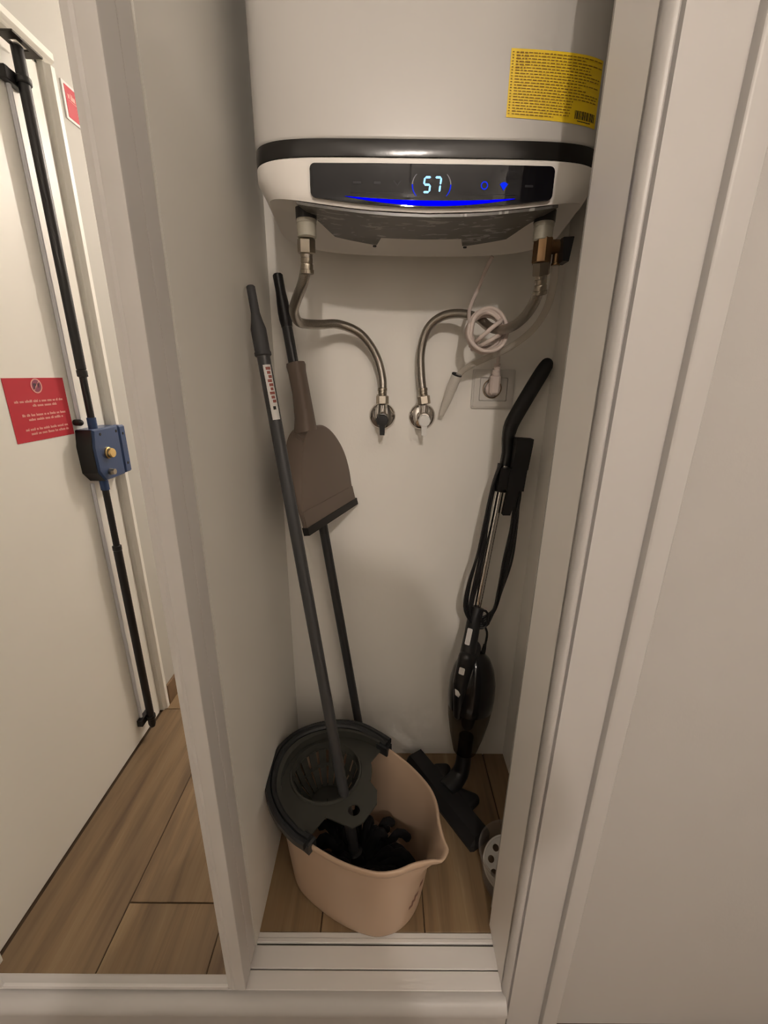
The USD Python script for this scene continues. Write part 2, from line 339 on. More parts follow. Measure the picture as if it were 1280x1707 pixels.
# entry door and its frame (seen in the mirror)
ed = Thing('door_3', 'smooth white entry door leaf with the blue lock, seen in the mirror', 'door', (-.80, .12, 0), kind='structure', hall=True)
ed.part('leaf', bx(-.815, -.780, -.203, .455, .0015, 1.796, .0012), DOORW)
ed.part('hinge', lathe([(.007, 0), (.007, .09)], (-.774, .459, .3), (-.774, .459, .4), 12), STEEL)
ed.part('hinge', lathe([(.007, 0), (.007, .09)], (-.774, .459, 1.4), (-.774, .459, 1.5), 12), STEEL)
fr = Thing('trim_2', 'white entry door frame around the leaf, seen in the mirror', 'trim', (-.78, .12, 0), kind='structure', hall=True)
fp = [(-.207, -.85), (-.207, -.784), (-.214, -.784), (-.214, -.772), (-.2165, -.769), (-.219, -.772), (-.222, -.7655), (-.226, -.762), (-.239, -.762), (-.242, -.765), (-.242, -.85)]
fr.part('side_jamb', prism(Polygon([(b, a) for a, b in fp]), 1.805, (0, 0, 0), (1, 0, 0), (0, 1, 0)), DOORW)
fr.part('side_jamb', bx(-.85, -.764, .4595, .470, 0, 1.805, .001), DOORW)
fr.part('head_jamb', prism(Polygon([(b, 1.80 - (a + .207)) for a, b in fp]), .712, (0, .470, 0), (1, 0, 0), (0, 0, 1)), DOORW)
fr.part('door_stop', cat_(bx(-.85, -.818, -.207, -.19, 0, 1.8), bx(-.85, -.818, .445, .46, 0, 1.8)), DOORW, smooth=False)
bb = Thing('baseboard_left', 'brown tile skirting along the wall beside the entry door', 'baseboard', (-.765, -1.6, 0), kind='structure', hall=True)
for k in range(3):
    a, b = -.2445 - k * .9, max(-.2445 - (k + 1) * .9, YR)
    bb.part('skirting_tile', bx(XL, XL + .009, b + .001, a, 0, .078, .0012), SKIRT)

# hall ceiling lamp (behind the camera): the light of the picture
def globe_lamp(at, m, label):
    lamp = Thing('ceiling_lamp', label, 'lamp', at); x, y, z = at
    lamp.part('globe', lathe([(.0, 0), (.018, .003), (.030, .013), (.035, .030), (.033, .045), (.026, .060), (.022, .078)], (x, y, z - .035), (x, y, z)), m, smooth=60)
    lamp.part('rose', lathe([(.030, 0), (.034, .006), (.030, .03), (.010, .045), (.006, .05), (.006, ZC - z - .07), (.05, ZC - z - .065), (.055, ZC - z - .043)], (x, y, z + .043), (x, y, ZC)), WHITEP)
for at, m, label in LAMPS: globe_lamp(at, m, label)

# ================================================================== WATER HEATER
HX, HYC, HA, HB, HN = .0625, .870, .264, .143, 6.0
def section(scale=1.0, z=0., n=HN, N=160):
    t = np.linspace(0, 2 * np.pi, N, endpoint=False); c, s = np.cos(t), np.sin(t)
    return np.c_[HX + HA * scale * np.sign(c) * abs(c) ** (2 / n), HYC + HB * scale * np.sign(s) * abs(s) ** (2 / n), np.full(N, z)]
def front_y(x, n=HN): return HYC - HB * (1 - min(.999, abs(x - HX) / HA) ** n) ** (1 / n)
wh = Thing('water_heater', 'white flat-fronted electric water heater on the closet wall with a black display', 'water heater', (HX, HYC, 1.36))
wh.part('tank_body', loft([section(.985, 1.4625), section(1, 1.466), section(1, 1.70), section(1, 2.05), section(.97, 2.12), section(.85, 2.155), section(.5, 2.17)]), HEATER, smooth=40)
wh.part('trim_band', loft([section(.99, 1.4405), section(.997, 1.4415), section(.9985, 1.451), section(.997, 1.4615), section(.99, 1.4625)]), BAND, smooth=50, label='glossy black band around the heater')
def zedge(x, y):
    w = np.clip((y - .80) / .15, 0, 1)
    return (1 - w) * (1.374 + .026 * ((x - HX) / .25) ** 2) + w * 1.369
def bottom_ring(k):
    t = np.linspace(0, 2 * np.pi, 160, endpoint=False); c, s = np.cos(t), np.sin(t); r = []
    for a, b in zip(c, s):
        if b < 0: x, y = HX + .252 * math.copysign(abs(a) ** (2 / HN), a), HYC - .1415 * abs(b) ** (2 / HN)
        else: x, y = HX + .252 * math.copysign(abs(a) ** (2 / 2.6), a), HYC + .080 * abs(b) ** (2 / 2.2)
        x, y = HX + (x - HX) * k, HYC + (y - HYC) * k
        r.append((x, y, zedge(x, y)))
    return A(r)
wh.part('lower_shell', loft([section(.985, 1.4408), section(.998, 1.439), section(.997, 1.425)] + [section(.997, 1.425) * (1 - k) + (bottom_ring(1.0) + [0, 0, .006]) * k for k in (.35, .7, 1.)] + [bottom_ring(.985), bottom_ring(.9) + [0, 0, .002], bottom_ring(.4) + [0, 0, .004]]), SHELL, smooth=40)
# grey underside cover with its two notches
pc = Polygon([(-.195, .738), (.195, .738), (.150, .850), (.085, .872), (.077, .872), (.069, .836), (-.069, .836), (-.077, .872), (-.085, .872), (-.150, .850)])
pm = trimesh.creation.extrude_polygon(pc, .004, engine='earcut'); pm = pm.subdivide().subdivide().subdivide()
yv = pm.vertices[:, 1]; pm.vertices[:, 0] += HX
front = yv < .7385
pm.vertices[front, 1] = [front_y(x) + .006 for x in pm.vertices[front, 0]]
pm.vertices[:, 2] += A([zedge(x, y) for x, y in pm.vertices[:, :2]]) - .0045
wh.part('underside_cover', pm, PLATE, smooth=30, label='grey underside cover plate under creased protective film')
for sx in (-.081, .081):
    wh.part('cover_screw', lathe([(.0035, 0), (.003, .002)], (HX + sx, .866, 1.3655), (HX + sx, .866, 1.36), 10), BLACKP)
# control panel, curved with the front
def on_front(poly, z_off, depth, out):
    """A flat shape (x from the panel's centre, z) laid on the heater's curved front, standing out by out."""
    m = cat_(*[trimesh.creation.extrude_polygon(g, depth, engine='earcut') for g in getattr(poly, 'geoms', [poly])])
    for _ in range(2): m = m.subdivide()
    v = m.vertices.copy(); d = v[:, 2].copy()
    m.vertices = np.c_[v[:, 0] + HX + .0045, [front_y(x + HX + .0045) - out - 0 for x in v[:, 0]] - d, v[:, 1] + z_off]
    m.invert() if m.volume < 0 else None
    return m
low = [(x, 1.379 + .012 * (x / .176) ** 2) for x in np.linspace(-.176, .176, 25)]
pp = Polygon([(a, b) for a, b in low] + [(.176, 1.4315), (-.176, 1.4315)]).buffer(-.007).buffer(.007, quad_segs=5)
cpn = wh.part('control_panel', on_front(pp, 0, .0035, .0008), GLASSB, smooth=20, label='black glass control panel showing 57')
SEG = {'5': 'afgcd', '7': 'abc'}
def seg7(ch, x, z, w, h, t):
    s = {'a': (0, h, w, h), 'b': (w, h / 2, w, h), 'c': (w, 0, w, h / 2), 'd': (0, 0, w, 0), 'e': (0, 0, 0, h / 2), 'f': (0, h / 2, 0, h), 'g': (0, h / 2, w, h / 2)}
    out = []
    for k in SEG[ch]:
        a, b, c, d = s[k]; L = math.hypot(c - a, d - b); ux, uz = (c - a) / L, (d - b) / L; e = t * .12
        p = [(a + ux * e, b + uz * e), (a + ux * (e + t / 2) - uz * t / 2, b + uz * (e + t / 2) + ux * t / 2), (c - ux * (e + t / 2) - uz * t / 2, d - uz * (e + t / 2) + ux * t / 2), (c - ux * e, d - uz * e), (c - ux * (e + t / 2) + uz * t / 2, d - uz * (e + t / 2) - ux * t / 2), (a + ux * (e + t / 2) + uz * t / 2, b + uz * (e + t / 2) - ux * t / 2)]
        out.append(Polygon([(x + u + .12 * (v), z + v) for u, v in p]).buffer(.00005))
    return unary_union(out)
for ch, x in (('5', -.0128), ('7', .0018)):
    wh.part('display_digit', on_front(seg7(ch, x, 1.3975, .0090, .0180, .0027), 0, .0004, .0043), LEDW, under=cpn, smooth=False, label=f'glowing blue-white digit {ch}')
for sgn in (-1, 1):
    a = np.linspace(-38, 38, 16); q = [(sgn * .0285 * math.cos(math.radians(k)) - .0008, 1.406 + .0285 * math.sin(math.radians(k)) * .75) for k in a]
    q2 = [(sgn * .0268 * math.cos(math.radians(k)) - .0008, 1.406 + .0285 * math.sin(math.radians(k)) * .75) for k in a]
    wh.part('dial_arc', on_front(Polygon(q[:9] + q2[:9][::-1]).buffer(0), 0, .0004, .0043), LEDB, under=cpn, smooth=False)
    wh.part('dial_arc', on_front(Polygon(q[8:] + q2[8:][::-1]).buffer(0), 0, .0004, .0043), ARCG, under=cpn, smooth=False)
ring = Point(.0755, 1.4065).buffer(.0052).difference(Point(.0755, 1.4065).buffer(.0037))
wh.part('ring_icon', on_front(ring, 0, .0004, .0043), LEDB, under=cpn, smooth=False)
wf = Polygon([(.1035, 1.4005)] + [(.1035 + .0085 * math.sin(k), 1.4005 + .0105 * math.cos(k)) for k in np.linspace(-.75, .75, 9)])
wh.part('wifi_icon', on_front(wf, 0, .0004, .0043), LEDB, under=cpn, smooth=False)
for x, w in ((-.108, .012), (-.079, .010)):
    wh.part('dim_icon', on_front(sbox(x - w / 2, 1.4065, x + w / 2, 1.4095), 0, .0003, .0043), DIMIC, under=cpn, smooth=False)
wh.part('dim_icon', on_front(Polygon([(-.056, 1.4105), (-.050, 1.4045), (-.044, 1.4105), (-.0455, 1.4112), (-.050, 1.4065), (-.0545, 1.4112)]), 0, .0003, .0043), DIMIC, under=cpn, smooth=False)
for x0_, x1_ in ((-.118, -.04), (.045, .122)):
    wh.part('dim_icon', on_front(sbox(x0_, 1.3955, x1_, 1.3962), 0, .0003, .0043), DIMIC, under=cpn, smooth=False)
wh.part('dim_icon', on_front(sbox(.134, 1.405, .146, 1.408), 0, .0003, .0043), DIMIC, under=cpn, smooth=False)
bar = Polygon([(x, 1.3805 + .0115 * (x / .130) ** 2) for x in np.linspace(-.126, .122, 31)] + [(x, 1.3805 + .0115 * (x / .130) ** 2 + .0065 * (1 - (x / .127) ** 2)) for x in np.linspace(.120, -.124, 31)])
wh.part('light_bar', on_front(bar.buffer(0), 0, .0005, .0043), LEDBAR, under=cpn, smooth=False, label='curved glowing blue light bar')
# yellow multilingual label
def lab(u, v, out=.0006):       # u 0..1 across, v 0..1 down
    x = .1665 + .1315 * u + (.0 if True else 0) + .002 * v * (u * 2 - 0.5) * 0; z = 1.5625 - .0035 * u - .0745 * v - .002 * u * v
    return (x, front_y(x) - out, z)
yl = wh.part('warning_label', sheet(lambda u, v: lab(u, v), np.linspace(0, 1, 20), np.linspace(0, 1, 4)), YELLOW, smooth=True, label='yellow multilingual warning label')
lines = []
lr = random.Random(3)
for k in range(22):
    v0 = .045 + .0425 * k; full = (.98, .80, .99, .86, .85, .88, .98, .97, .82, .98, .78, .83, .98, .97, .97, .70, .69, .69, .68, .68, .67, .5)[k]
    segs = [(.015, .032)]
    u = .055
    while u < full:
        w = lr.uniform(.018, .055); segs.append((u, min(full, u + w))); u += w + .010
    for a, b in segs:
        h = .020 if k < 6 and a < .15 and a > .05 else .0135
        lines.append(sheet(lambda s, t: lab(s, t, .0011), np.linspace(a, b, 2), (v0, v0 + h)))
wh.part('printed_lines', cat_(*lines), OLIVE, under=yl, smooth=False)
bars = []
u = .735
while u < .975:
    w = lr.choice((.004, .006, .010)); bars.append(sheet(lambda s, t: lab(s, t, .0011), (u, u + w), (.80, .925))); u += w + lr.choice((.003, .005, .008))
bars.append(sheet(lambda s, t: lab(s, t, .0011), (.77, .93), (.945, .958)))
wh.part('barcode', cat_(*bars), BLACKM, under=yl, smooth=False)
for x, nm in ((-.1255, 'cold'), (.2535, 'hot')):
    wh.part('inlet_collar', lathe([(.0165, 0), (.0165, .016)], (x, .78, 1.378), (x, .78, 1.39), 20), BLACKP)
    wh.part('inlet_nipple', lathe([(.0125, 0), (.0150, .002), (.0150, .020), (.0158, .021), (.0158, .034), (.014, .036)], (x, .78, 1.352), (x, .78, 1.40), 24), NIPPLE)

# ================================================================== HOSES, VALVES
def braided_hose(label, P, r, top_len):
    P = A(P); t = Thing('braided_hose', label, 'hose', P[-1] - [0, 0, .02])
    d0 = P[1] - P[0]; d0 /= np.linalg.norm(d0); d1 = P[-1] - P[-2]; d1 /= np.linalg.norm(d1)
    t.part('braid', tube(P, r, 18, .004), BRAID, smooth=60)
    t.part('nut', hexnut(P[0] - d0 * .001, P[0] + d0 * .020, .0145), STEEL, smooth=20)
    t.part('ferrule', lathe([(.0088, 0), (.0098, .001), (.0098, .006), (.0090, .007), (.0098, .008), (.0098, .014), (.0090, .0155), (.0100, .017), (.0100, .024), (.0112, .0245), (.0112, .030), (r, .031)], P[0] + d0 * .018, P[0] + d0 * .05, 20), STEEL)
    t.part('ferrule', lathe([(.0088, 0), (.0098, .001), (.0098, .006), (.0090, .007), (.0098, .008), (.0098, .014), (.0108, .0145), (.0108, .020), (r, .021)], P[-1] - d1 * .012, P[-1] - d1 * .05, 20), STEEL)
    t.part('nut', hexnut(P[-1] - d1 * .016, P[-1] + d1 * .003, .0140), STEEL, smooth=20)
HL = [(-.127, .78, 1.351), (-.128, .784, 1.322), (-.138, .80, 1.294), (-.157, .83, 1.270), (-.168, .86, 1.255), (-.165, .90, 1.241), (-.134, .93, 1.241), (-.094, .955, 1.244), (-.051, .97, 1.228), (-.019, .98, 1.189), (-.003, .98, 1.139), (-.002, .975, 1.085)]
HR = [(.2565, .78, 1.324), (.261, .788, 1.296), (.260, .81, 1.266), (.250, .84, 1.243), (.232, .87, 1.231), (.210, .90, 1.236), (.188, .93, 1.257), (.154, .95, 1.267), (.119, .965, 1.262), (.092, .975, 1.238), (.081, .98, 1.196), (.083, .98, 1.146), (.092, .975, 1.086)]
braided_hose('steel braided hose from the left heater inlet down to the left wall valve', HL, .0090, 0)
braided_hose('steel braided hose looping from the brass safety valve to the right wall valve', HR, .0090, 0)
def angle_valve(x, z, label, black):
    t = Thing('angle_valve', label, 'valve', (x, 1.018, z))
    t.part('rosette', lathe([(.031, 0), (.0315, .002), (.030, .006), (.024, .011), (.014, .014), (.012, .014)], (x, 1.018, z), (x, .9, z), 36), CHROME)
    t.part('body', cat_(lathe([(.012, 0), (.012, .020), (.014, .022), (.014, .050), (.012, .052)], (x, 1.006, z), (x, .9, z), 24), lathe([(.011, 0), (.011, .024)], (x, .975, z + .004), (x, .975, z + .1), 20)), CHROME)
    kn = t.part('knob', lathe([(.0125, 0), (.0140, .002), (.0140, .007), (.012, .010), (.004, .0105)], (x, .955, z - .004), (x, .93, z - .004), 10), BLACKP if black else WHITEP, smooth=25, label='dark knob' if black else 'pale knob')
    t.part('lever', hull([(x + sx * w, .950 + sy * .004, zz) for sx in (-1, 1) for sy in (-1, 1) for w, zz in ((.0065, z - .012), (.0052, z - .036))]), BLACKM if black else WHITEP, under=kn)
angle_valve(-.002, 1.053, 'chrome angle valve with a black lever, left of the pair on the wall', True)
angle_valve(.0915, 1.053, 'chrome angle valve with a pale lever, right of the pair on the wall', False)

sv = Thing('safety_valve', 'brass safety valve with a black lever below the right heater inlet', 'valve', (.2555, .78, 1.325))
vx, vy = .2555, .78
sv.part('body', cat_(lathe([(.0145, 0), (.0155, .001), (.0155, .034), (.0145, .0355)], (vx, vy, 1.321), (vx, vy, 1.36), 8), lathe([(.0105, 0), (.0105, .020), (.0125, .0205), (.0125, .029), (.010, .030)], (vx + .008, vy, 1.345), (vx + .1, vy, 1.3465), 16)), BRASS, smooth=25)
sv.part('drain_spout', lathe([(.006, 0), (.006, .022), (.007, .023), (.007, .026)], (vx + .0245, vy + .002, 1.345), (vx + .0245, vy + .002, 1.30), 14), BRASS)
sv.part('lever', hull([(a, vy - .022 + b, z) for b in (0, .026) for a, z in ((vx + .024, 1.3535), (vx + .0405, 1.3545), (vx + .0365, 1.3200), (vx + .0275, 1.3205), (vx + .0245, 1.343))]), BLACKP, label='black lever')

dt = Thing('drain_tube', 'clear plastic drain tube with a white end piece hanging before the wall', 'tube', (.14, .975, 1.06))
DP = [(.2795, .782, 1.322), (.287, .80, 1.297), (.291, .83, 1.261), (.280, .87, 1.227), (.248, .906, 1.198), (.209, .937, 1.1785), (.176, .957, 1.160), (.160, .965, 1.143)]
dt.part('tube', tube(DP, .0062, 14, .005), TUBEC, smooth=60)
e0, e1 = A((.1595, .965, 1.147)), A((.134, .993, 1.058)); L_ = np.linalg.norm(e1 - e0)
dt.part('end_sleeve', lathe([(.0105, 0), (.0112, .001), (.0118, L_ * .35), (.0108, L_ * .36), (.0098, L_ * .62), (.006, L_ * .97), (.0055, L_)], e0, e1, 24), SLEEVE, label='pale tapered end sleeve')
dt.part('sleeve_rim', lathe([(.0108, 0), (.0114, .0008), (.0114, .002), (.0108, .0028)], e0 - (e1 - e0) / L_ * .002, e1, 24), BLACKM, label='dark rim of the end sleeve')

# power cord, its coil round the hose, and plug
pc_ = Thing('power_cord', 'pinkish white heater power cord coiled in a knot around the right hose', 'cord', (.25, .99, 1.11))
cc = A((.202, .905, 1.229))
path = [(.209, .93, 1.3665), (.202, .94, 1.350), (.190, .95, 1.315), (.172, .932, 1.273), (.168, .900, 1.245)]
loops = []
for k in range(92):
    a = math.pi * .93 + k * 2 * math.pi / 14; turn = k / 14
    rr = (.0375, .0345, .0310, .0362, .0290, .0330, .0350)[int(turn)] * (1 + .03 * math.sin(k * 1.3))
    loops.append((cc[0] + rr * math.cos(a) + .0015 * math.sin(turn * 2.1), cc[1] - .018 + .0050 * turn + .006 * math.sin(a + turn), cc[2] + rr * 1.06 * math.sin(a) + .0015 * math.cos(turn * 1.7)))
path += loops
path += [(.205, .930, 1.205), (.228, .928, 1.203), (.240, .945, 1.194), (.247, .966, 1.184), (.250, .978, 1.172), (.2505, .984, 1.160)]
pc_.part('cord', tube(path, .0039, 10, .004), CORD, smooth=60)
pc_.part('wrap', tube([(.178, .930, 1.204), (.188, .886, 1.216), (.210, .876, 1.236), (.226, .888, 1.247), (.228, .925, 1.252)], .0042, 10, .004), CORD, smooth=60)
pc_.part('wrap', tube([(.182, .930, 1.198), (.196, .886, 1.205), (.214, .879, 1.216), (.228, .893, 1.223), (.232, .925, 1.226)], .0042, 10, .004), CORD, smooth=60)
plug = [(.2505, .984, 1.165), (.2505, .985, 1.150), (.250, .986, 1.135), (.249, .988, 1.112)]
pc_.part('strain_relief', lathe([(.0060, 0), (.0075, .002), (.0062, .006), (.0078, .008), (.0066, .012), (.0085, .014), (.0075, .018), (.0095, .020), (.0090, .026)], (.2505, .984, 1.172), (.2500, .987, 1.11), 16), CORD)
pc_.part('plug', cat_(bx(.2385, .2610, .978, 1.000, 1.105, 1.150, .005), lathe([(.017, 0), (.0175, .002), (.0165, .010)], (.250, 1.008, 1.118), (.250, .99, 1.118), 24)), CORD)

sk = Thing('wall_socket', 'square white wall socket in a double frame under the coiled cord', 'socket', (.2535, 1.018, 1.117))
fx0, fx1, fz0, fz1 = .2045, .3020, 1.0735, 1.1600
rim = rrect(fx0, fz0, fx1, fz1, .004).difference(rrect(.2215, 1.0905, .2850, 1.1420, .002))
def yplate(poly, d, y): return prism(poly, d, (0, y, 0), (1, 0, 0), (0, 0, 1))      # thickness towards -y
sk.part('frame', cat_(yplate(rim, .006, 1.018), yplate(rrect(fx0 + .004, fz0 + .004, fx1 - .004, fz1 - .004, .003).difference(rrect(.2215, 1.0905, .2850, 1.1420, .002)), .003, 1.012)), SOCK)
well = Point(.2500, 1.118).buffer(.0205)
sk.part('insert', cat_(yplate(rrect(.2225, 1.0915, .2840, 1.1410, .001).difference(well), .0085, 1.018)), SOCK)
sk.part('socket_well', yplate(Point(.25, 1.118).buffer(.0218).difference(Point(.25, 1.118).buffer(.0198)), .0010, 1.0095), SOCKRIM, label='dark rim of the socket well')
sk.part('well_floor', yplate(well, .002, 1.0178), SOCK)

# ================================================================== MOP, BROOM, DUSTPAN
def pole_thing(name, label, top, bot, r, mt, grip):
    top, bot = A(top, float), A(bot, float); d = (bot - top) / np.linalg.norm(bot - top); L = np.linalg.norm(bot - top)
    t = Thing(name, label, name, bot)
    t.part('pole', lathe([(r * .9, .07), (r, .075), (r, L - .001), (r * .8, L)], top, bot, 20), mt, smooth=60)
    t.part('grip', lathe(grip, top, bot, 20), GRIP if name == 'mop' else BLACKP, smooth=40, label='moulded plastic hanging grip')
    return t, top, bot, d, L
mt_, mb_ = (-.2345, .822, 1.291), (-.0522, .678, .075)
mop, top, bot, d, L = pole_thing('mop', 'dark grey pole mop standing in the beige bucket against the left wall', mt_, mb_, .0118, POLE,
    [(.0055, 0), (.0075, .002), (.0078, .045), (.0105, .060), (.0135, .072), (.0135, .110), (.0148, .112), (.0148, .117), (.0125, .119)])
# paper sticker wrapped part way round the pole
def wrap(r, a0, a1, h0, h1):
    u = np.cross(d, [0, 0, 1.]); u /= np.linalg.norm(u); w = np.cross(d, u)
    return sheet(lambda h, a: top + d * h + r * (math.cos(a) * u + math.sin(a) * w), np.linspace(h0, h1, 8), np.linspace(a0, a1, 8))
u_ = np.cross(d, [0, 0, 1.]); u_ /= np.linalg.norm(u_); w_ = np.cross(d, u_)
def ang(v): v = A(v, float); return math.atan2(v @ w_, v @ u_)
ac = ang((.75, -.65, 0))
st = mop.part('sticker', wrap(.0122, ac - .25, ac + .95, .135, .232), STICK, smooth=True, label='white and red paper sticker on the pole')
mop.part('sticker_print', cat_(*[wrap(.0126, ac - .10 + .12 * (i % 2), ac + .62 - .1 * (i % 3), h, h + .0050) for i, h in enumerate(np.arange(.139, .199, .0072))]), REDST, under=st, smooth=False)
mop.part('sticker_mark', wrap(.0126, ac + .15, ac + .55, .208, .214), BLACKM, under=st, smooth=False)
mop.part('socket', lathe([(.0125, 0), (.019, .004), (.021, .03), (.030, .05), (.034, .062), (.02, .068)], bot - d * .03, bot + d, 24), BLACKP)
BC, E1, E2 = A((-.07, .71)), A((.825, -.565)), A((.565, .825))
MOPZONE = Polygon([(.162, 0), (.150, .045), (.110, .082), (.05, .097), (-.03, .098), (-.08, .078), (-.115, .03), (-.118, -.03), (-.08, -.078), (-.03, -.098), (.05, -.097), (.110, -.082), (.150, -.045)])
# strand head: thick dark strands fanning out over the bucket bottom
strands = []; sr = random.Random(11)
for k in range(90):
    a = 2 * math.pi * k / 90 + sr.uniform(-.08, .08); Rr = sr.uniform(.07, .165); s0 = sr.uniform(.012, .03)
    e1_, e2_ = A((.825, -.565, 0)), A((.565, .825, 0))
    off = e1_ * math.cos(a) * Rr * .95 + e2_ * math.sin(a) * Rr * .66 + e1_ * .030
    while not MOPZONE.contains(Point(*(A((E1, E2)) @ ((A(bot) + off)[:2] - BC)))): off *= .93
    b = A(bot) + d * .02; zl = CF + .014 + sr.uniform(0, .085)
    strands.append(tube([b + e1_ * math.cos(a) * s0 + e2_ * math.sin(a) * s0, b + off * .45 + [0, 0, .028 + sr.uniform(-.008, .012)], b * [1, 1, 0] + off * .8 + [0, 0, zl + .024], b * [1, 1, 0] + off + [0, 0, zl]], .0095, 7, .012))
mop.part('mop_strands', cat_(*strands), FIBER, smooth=60, kind='stuff', label='black strand mop head')

bt_, bb_ = (-.2245, .992, 1.344), (-.0435, .936, .10)
brm, top, bot, d, L = pole_thing('broom', 'dark pole broom behind the dustpan, leaning in the back left corner', bt_, bb_, .0112, BPOLE,
    [(.0080, 0), (.0105, .003), (.0105, .035), (.0125, .055), (.0138, .075), (.0138, .090), (.0122, .100), (.0122, .104)])
hb = hull([(-.075 + sx * .125 * c, .930 + sy * w, z) for sx in (-1, 1) for sy in (-1, 1) for c, w, z in ((1, .022, .075), (.93, .016, .105), (1, .022, .09))])
brm.part('broom_head', hb, BLACKP, smooth=25)
br = []
for i in range(26):
    for j in range(4):
        x, y = -.075 - .113 + .226 * i / 25, .930 - .015 + .010 * j
        br.append(lathe([(.0022, 0), (.0032, .053)], (x, y, .078), (x * 1.0 + (x + .075) * .08, y + (j - 1.5) * .004, CF), 5))
brm.part('bristles', cat_(*br), BLACKM, smooth=False, kind='stuff')

# dustpan: frame u along the lip, v up the pan, n away from the camera towards the left wall
SC = 1.055
eye = A((0, 0, CAM_H))
DU = A((.36, .933, .004)); DU /= np.linalg.norm(DU); DV = A((-.2039, .0745, .9761)); DV -= DU * (DV @ DU); DV /= np.linalg.norm(DV); DN = np.cross(DV, DU)
DL = eye + (A((-.1433, .7478, .8560)) - eye) * SC
def dp(u, v, n=0): return DL + SC * (u * DU + v * DV + n * DN)
dus = Thing('dustpan', 'taupe plastic dustpan with a black rubber lip hung upright on the broom', 'dustpan', dp(.11, 0))
face = [(.001, 0), (.003, .041), (.027, .10), (.042, .132), (.058, .155), (.076, .177), (.100, .190), (.125, .193), (.152, .190), (.180, .176), (.205, .150), (.222, .115), (.226, .08), (.221, .041), (.219, 0)]
rimp = [(.0, .0, .003), (.003, .040, .008), (.014, .081, .022), (.029, .115, .031), (.050, .147, .038), (.066, .172, .040), (.092, .190, .041), (.120, .1955, .041), (.174, .1935, .040), (.221, .183, .040), (.255, .163, .040), (.280, .138, .036), (.2955, .100, .030), (.269, .062, .020), (.233, .039, .010), (.220, 0, .003)]
nn = 90
def resample(P, n):
    P = A(P, float); s = np.r_[0, np.cumsum(np.linalg.norm(np.diff(P, axis=0), axis=1))]; t = np.linspace(0, s[-1], n); return np.c_[[np.interp(t, s, P[:, k]) for k in range(P.shape[1])]].T
fr_ = resample(catmull([(a, b, 0) for a, b in face], .006), nn)
rm_ = resample(catmull(rimp, .006), nn)
o1 = [dp(*q) for q in rm_]; i1 = [dp(*(q + [0, 0, .0])) for q in fr_]
cen = A((.125, .09, 0))
def inset(P, k, dn): return [dp(*(cen + (q - cen) * [k, k, 1] + [0, 0, dn])) for q in P]
pan = loft([A(inset(fr_, .60, -.0016)), A(inset(fr_, .955, -.0012)), A(i1), A(o1), A(inset(rm_, .97, .0)), A(inset(fr_, .965, .003))])
dus.part('pan', pan, DPAN, smooth=32)
dus.part('lip_step', hull([dp(u, v, n) for u, n0 in ((.002, 0), (.218, 0)) for v, n in ((.0, -.004), (.0, .006), (.0415, -.0032), (.0405, .006))]), DPAN, smooth=20, label='stepped lip of the pan')
dus.part('rubber_lip', hull([dp(u, v, n) for u in (-.0, .222) for v, n in ((-.004, -.006), (-.004, .007), (.011, -.006), (.012, .007))]), RUBBER, smooth=20, label='black rubber lip')
hd = []
for v, w, n0, n1 in ((.185, .022, -.004, .040), (.215, .0195, -.006, .030), (.26, .0185, -.008, .022), (.300, .0185, -.010, .020), (.312, .0205, -.012, .020), (.318, .0190, -.011, .019)):
    q = np.linspace(0, 2 * np.pi, 20, endpoint=False)
    hd.append(A([dp(.108 + .92 * w * np.sign(math.cos(a)) * abs(math.cos(a)) ** .6, v, (n0 + n1) / 2 + (n1 - n0) / 2 * np.sign(math.sin(a)) * abs(math.sin(a)) ** .7) for a in q]))
hp = dus.part('handle', loft(hd), DPAN, smooth=40)
dus.part('hanging_hole', hull([dp(.1243 + du, v, n) for du in (-.001, .0014) for v, n in ((.268, .000), (.268, .010), (.292, .000), (.292, .010))]), BLACKM, under=hp, label='dark hanging slot')
dus.part('hook', tube([dp(.125, .196, .03), dp(.150, .200, .030), dp(.170, .188, .045), dp(.190, .165, .065), dp(.200, .160, .072)], .0045, 10, .006), BLACKP, label='black clip holding the pan to the pole')

# ================================================================== BUCKET
def mirror_outline(up): return up + [(l, -s) for l, s in up[::-1] if abs(s) > 1e-6]
def ring_of(pts, n=160):
    c = catmull([(a, b, 0) for a, b in pts], .004, closed=True); c = np.vstack([c, c[:1]]); return resample(c, n + 1)[:-1, :2]
rim_pts = ring_of([(.243, .0)] + [(.240, .014), (.228, .022), (.214, .036), (.200, .052), (.180, .080), (.150, .104), (.10, .123), (.05, .133), (0, .137), (-.06, .132), (-.11, .112), (-.150, .075), (-.172, .032)] + [(-.176, 0)] + [(-.172, -.032), (-.150, -.075), (-.11, -.112), (-.06, -.132), (0, -.137), (.05, -.133), (.10, -.123), (.150, -.104), (.180, -.080), (.200, -.052), (.214, -.036), (.228, -.022), (.240, -.014)])
mid_pts = ring_of([(.212, 0), (.208, .03), (.196, .058), (.175, .083), (.145, .104), (.098, .121), (.05, .130), (0, .134), (-.06, .130), (-.11, .109), (-.147, .072), (-.168, .03), (-.172, 0), (-.168, -.03), (-.147, -.072), (-.11, -.109), (-.06, -.130), (0, -.134), (.05, -.130), (.098, -.121), (.145, -.104), (.175, -.083), (.196, -.058), (.208, -.03)])
bot_pts = ring_of([(.183, 0), (.180, .025), (.170, .052), (.150, .076), (.125, .092), (.079, .107), (.03, .115), (-.02, .117), (-.06, .112), (-.10, .090), (-.128, .055), (-.140, .02), (-.141, 0), (-.140, -.02), (-.128, -.055), (-.10, -.090), (-.06, -.112), (-.02, -.117), (.03, -.115), (.079, -.107), (.125, -.092), (.150, -.076), (.170, -.052), (.180, -.025)])
BZ0, BZ1 = .0228, .262
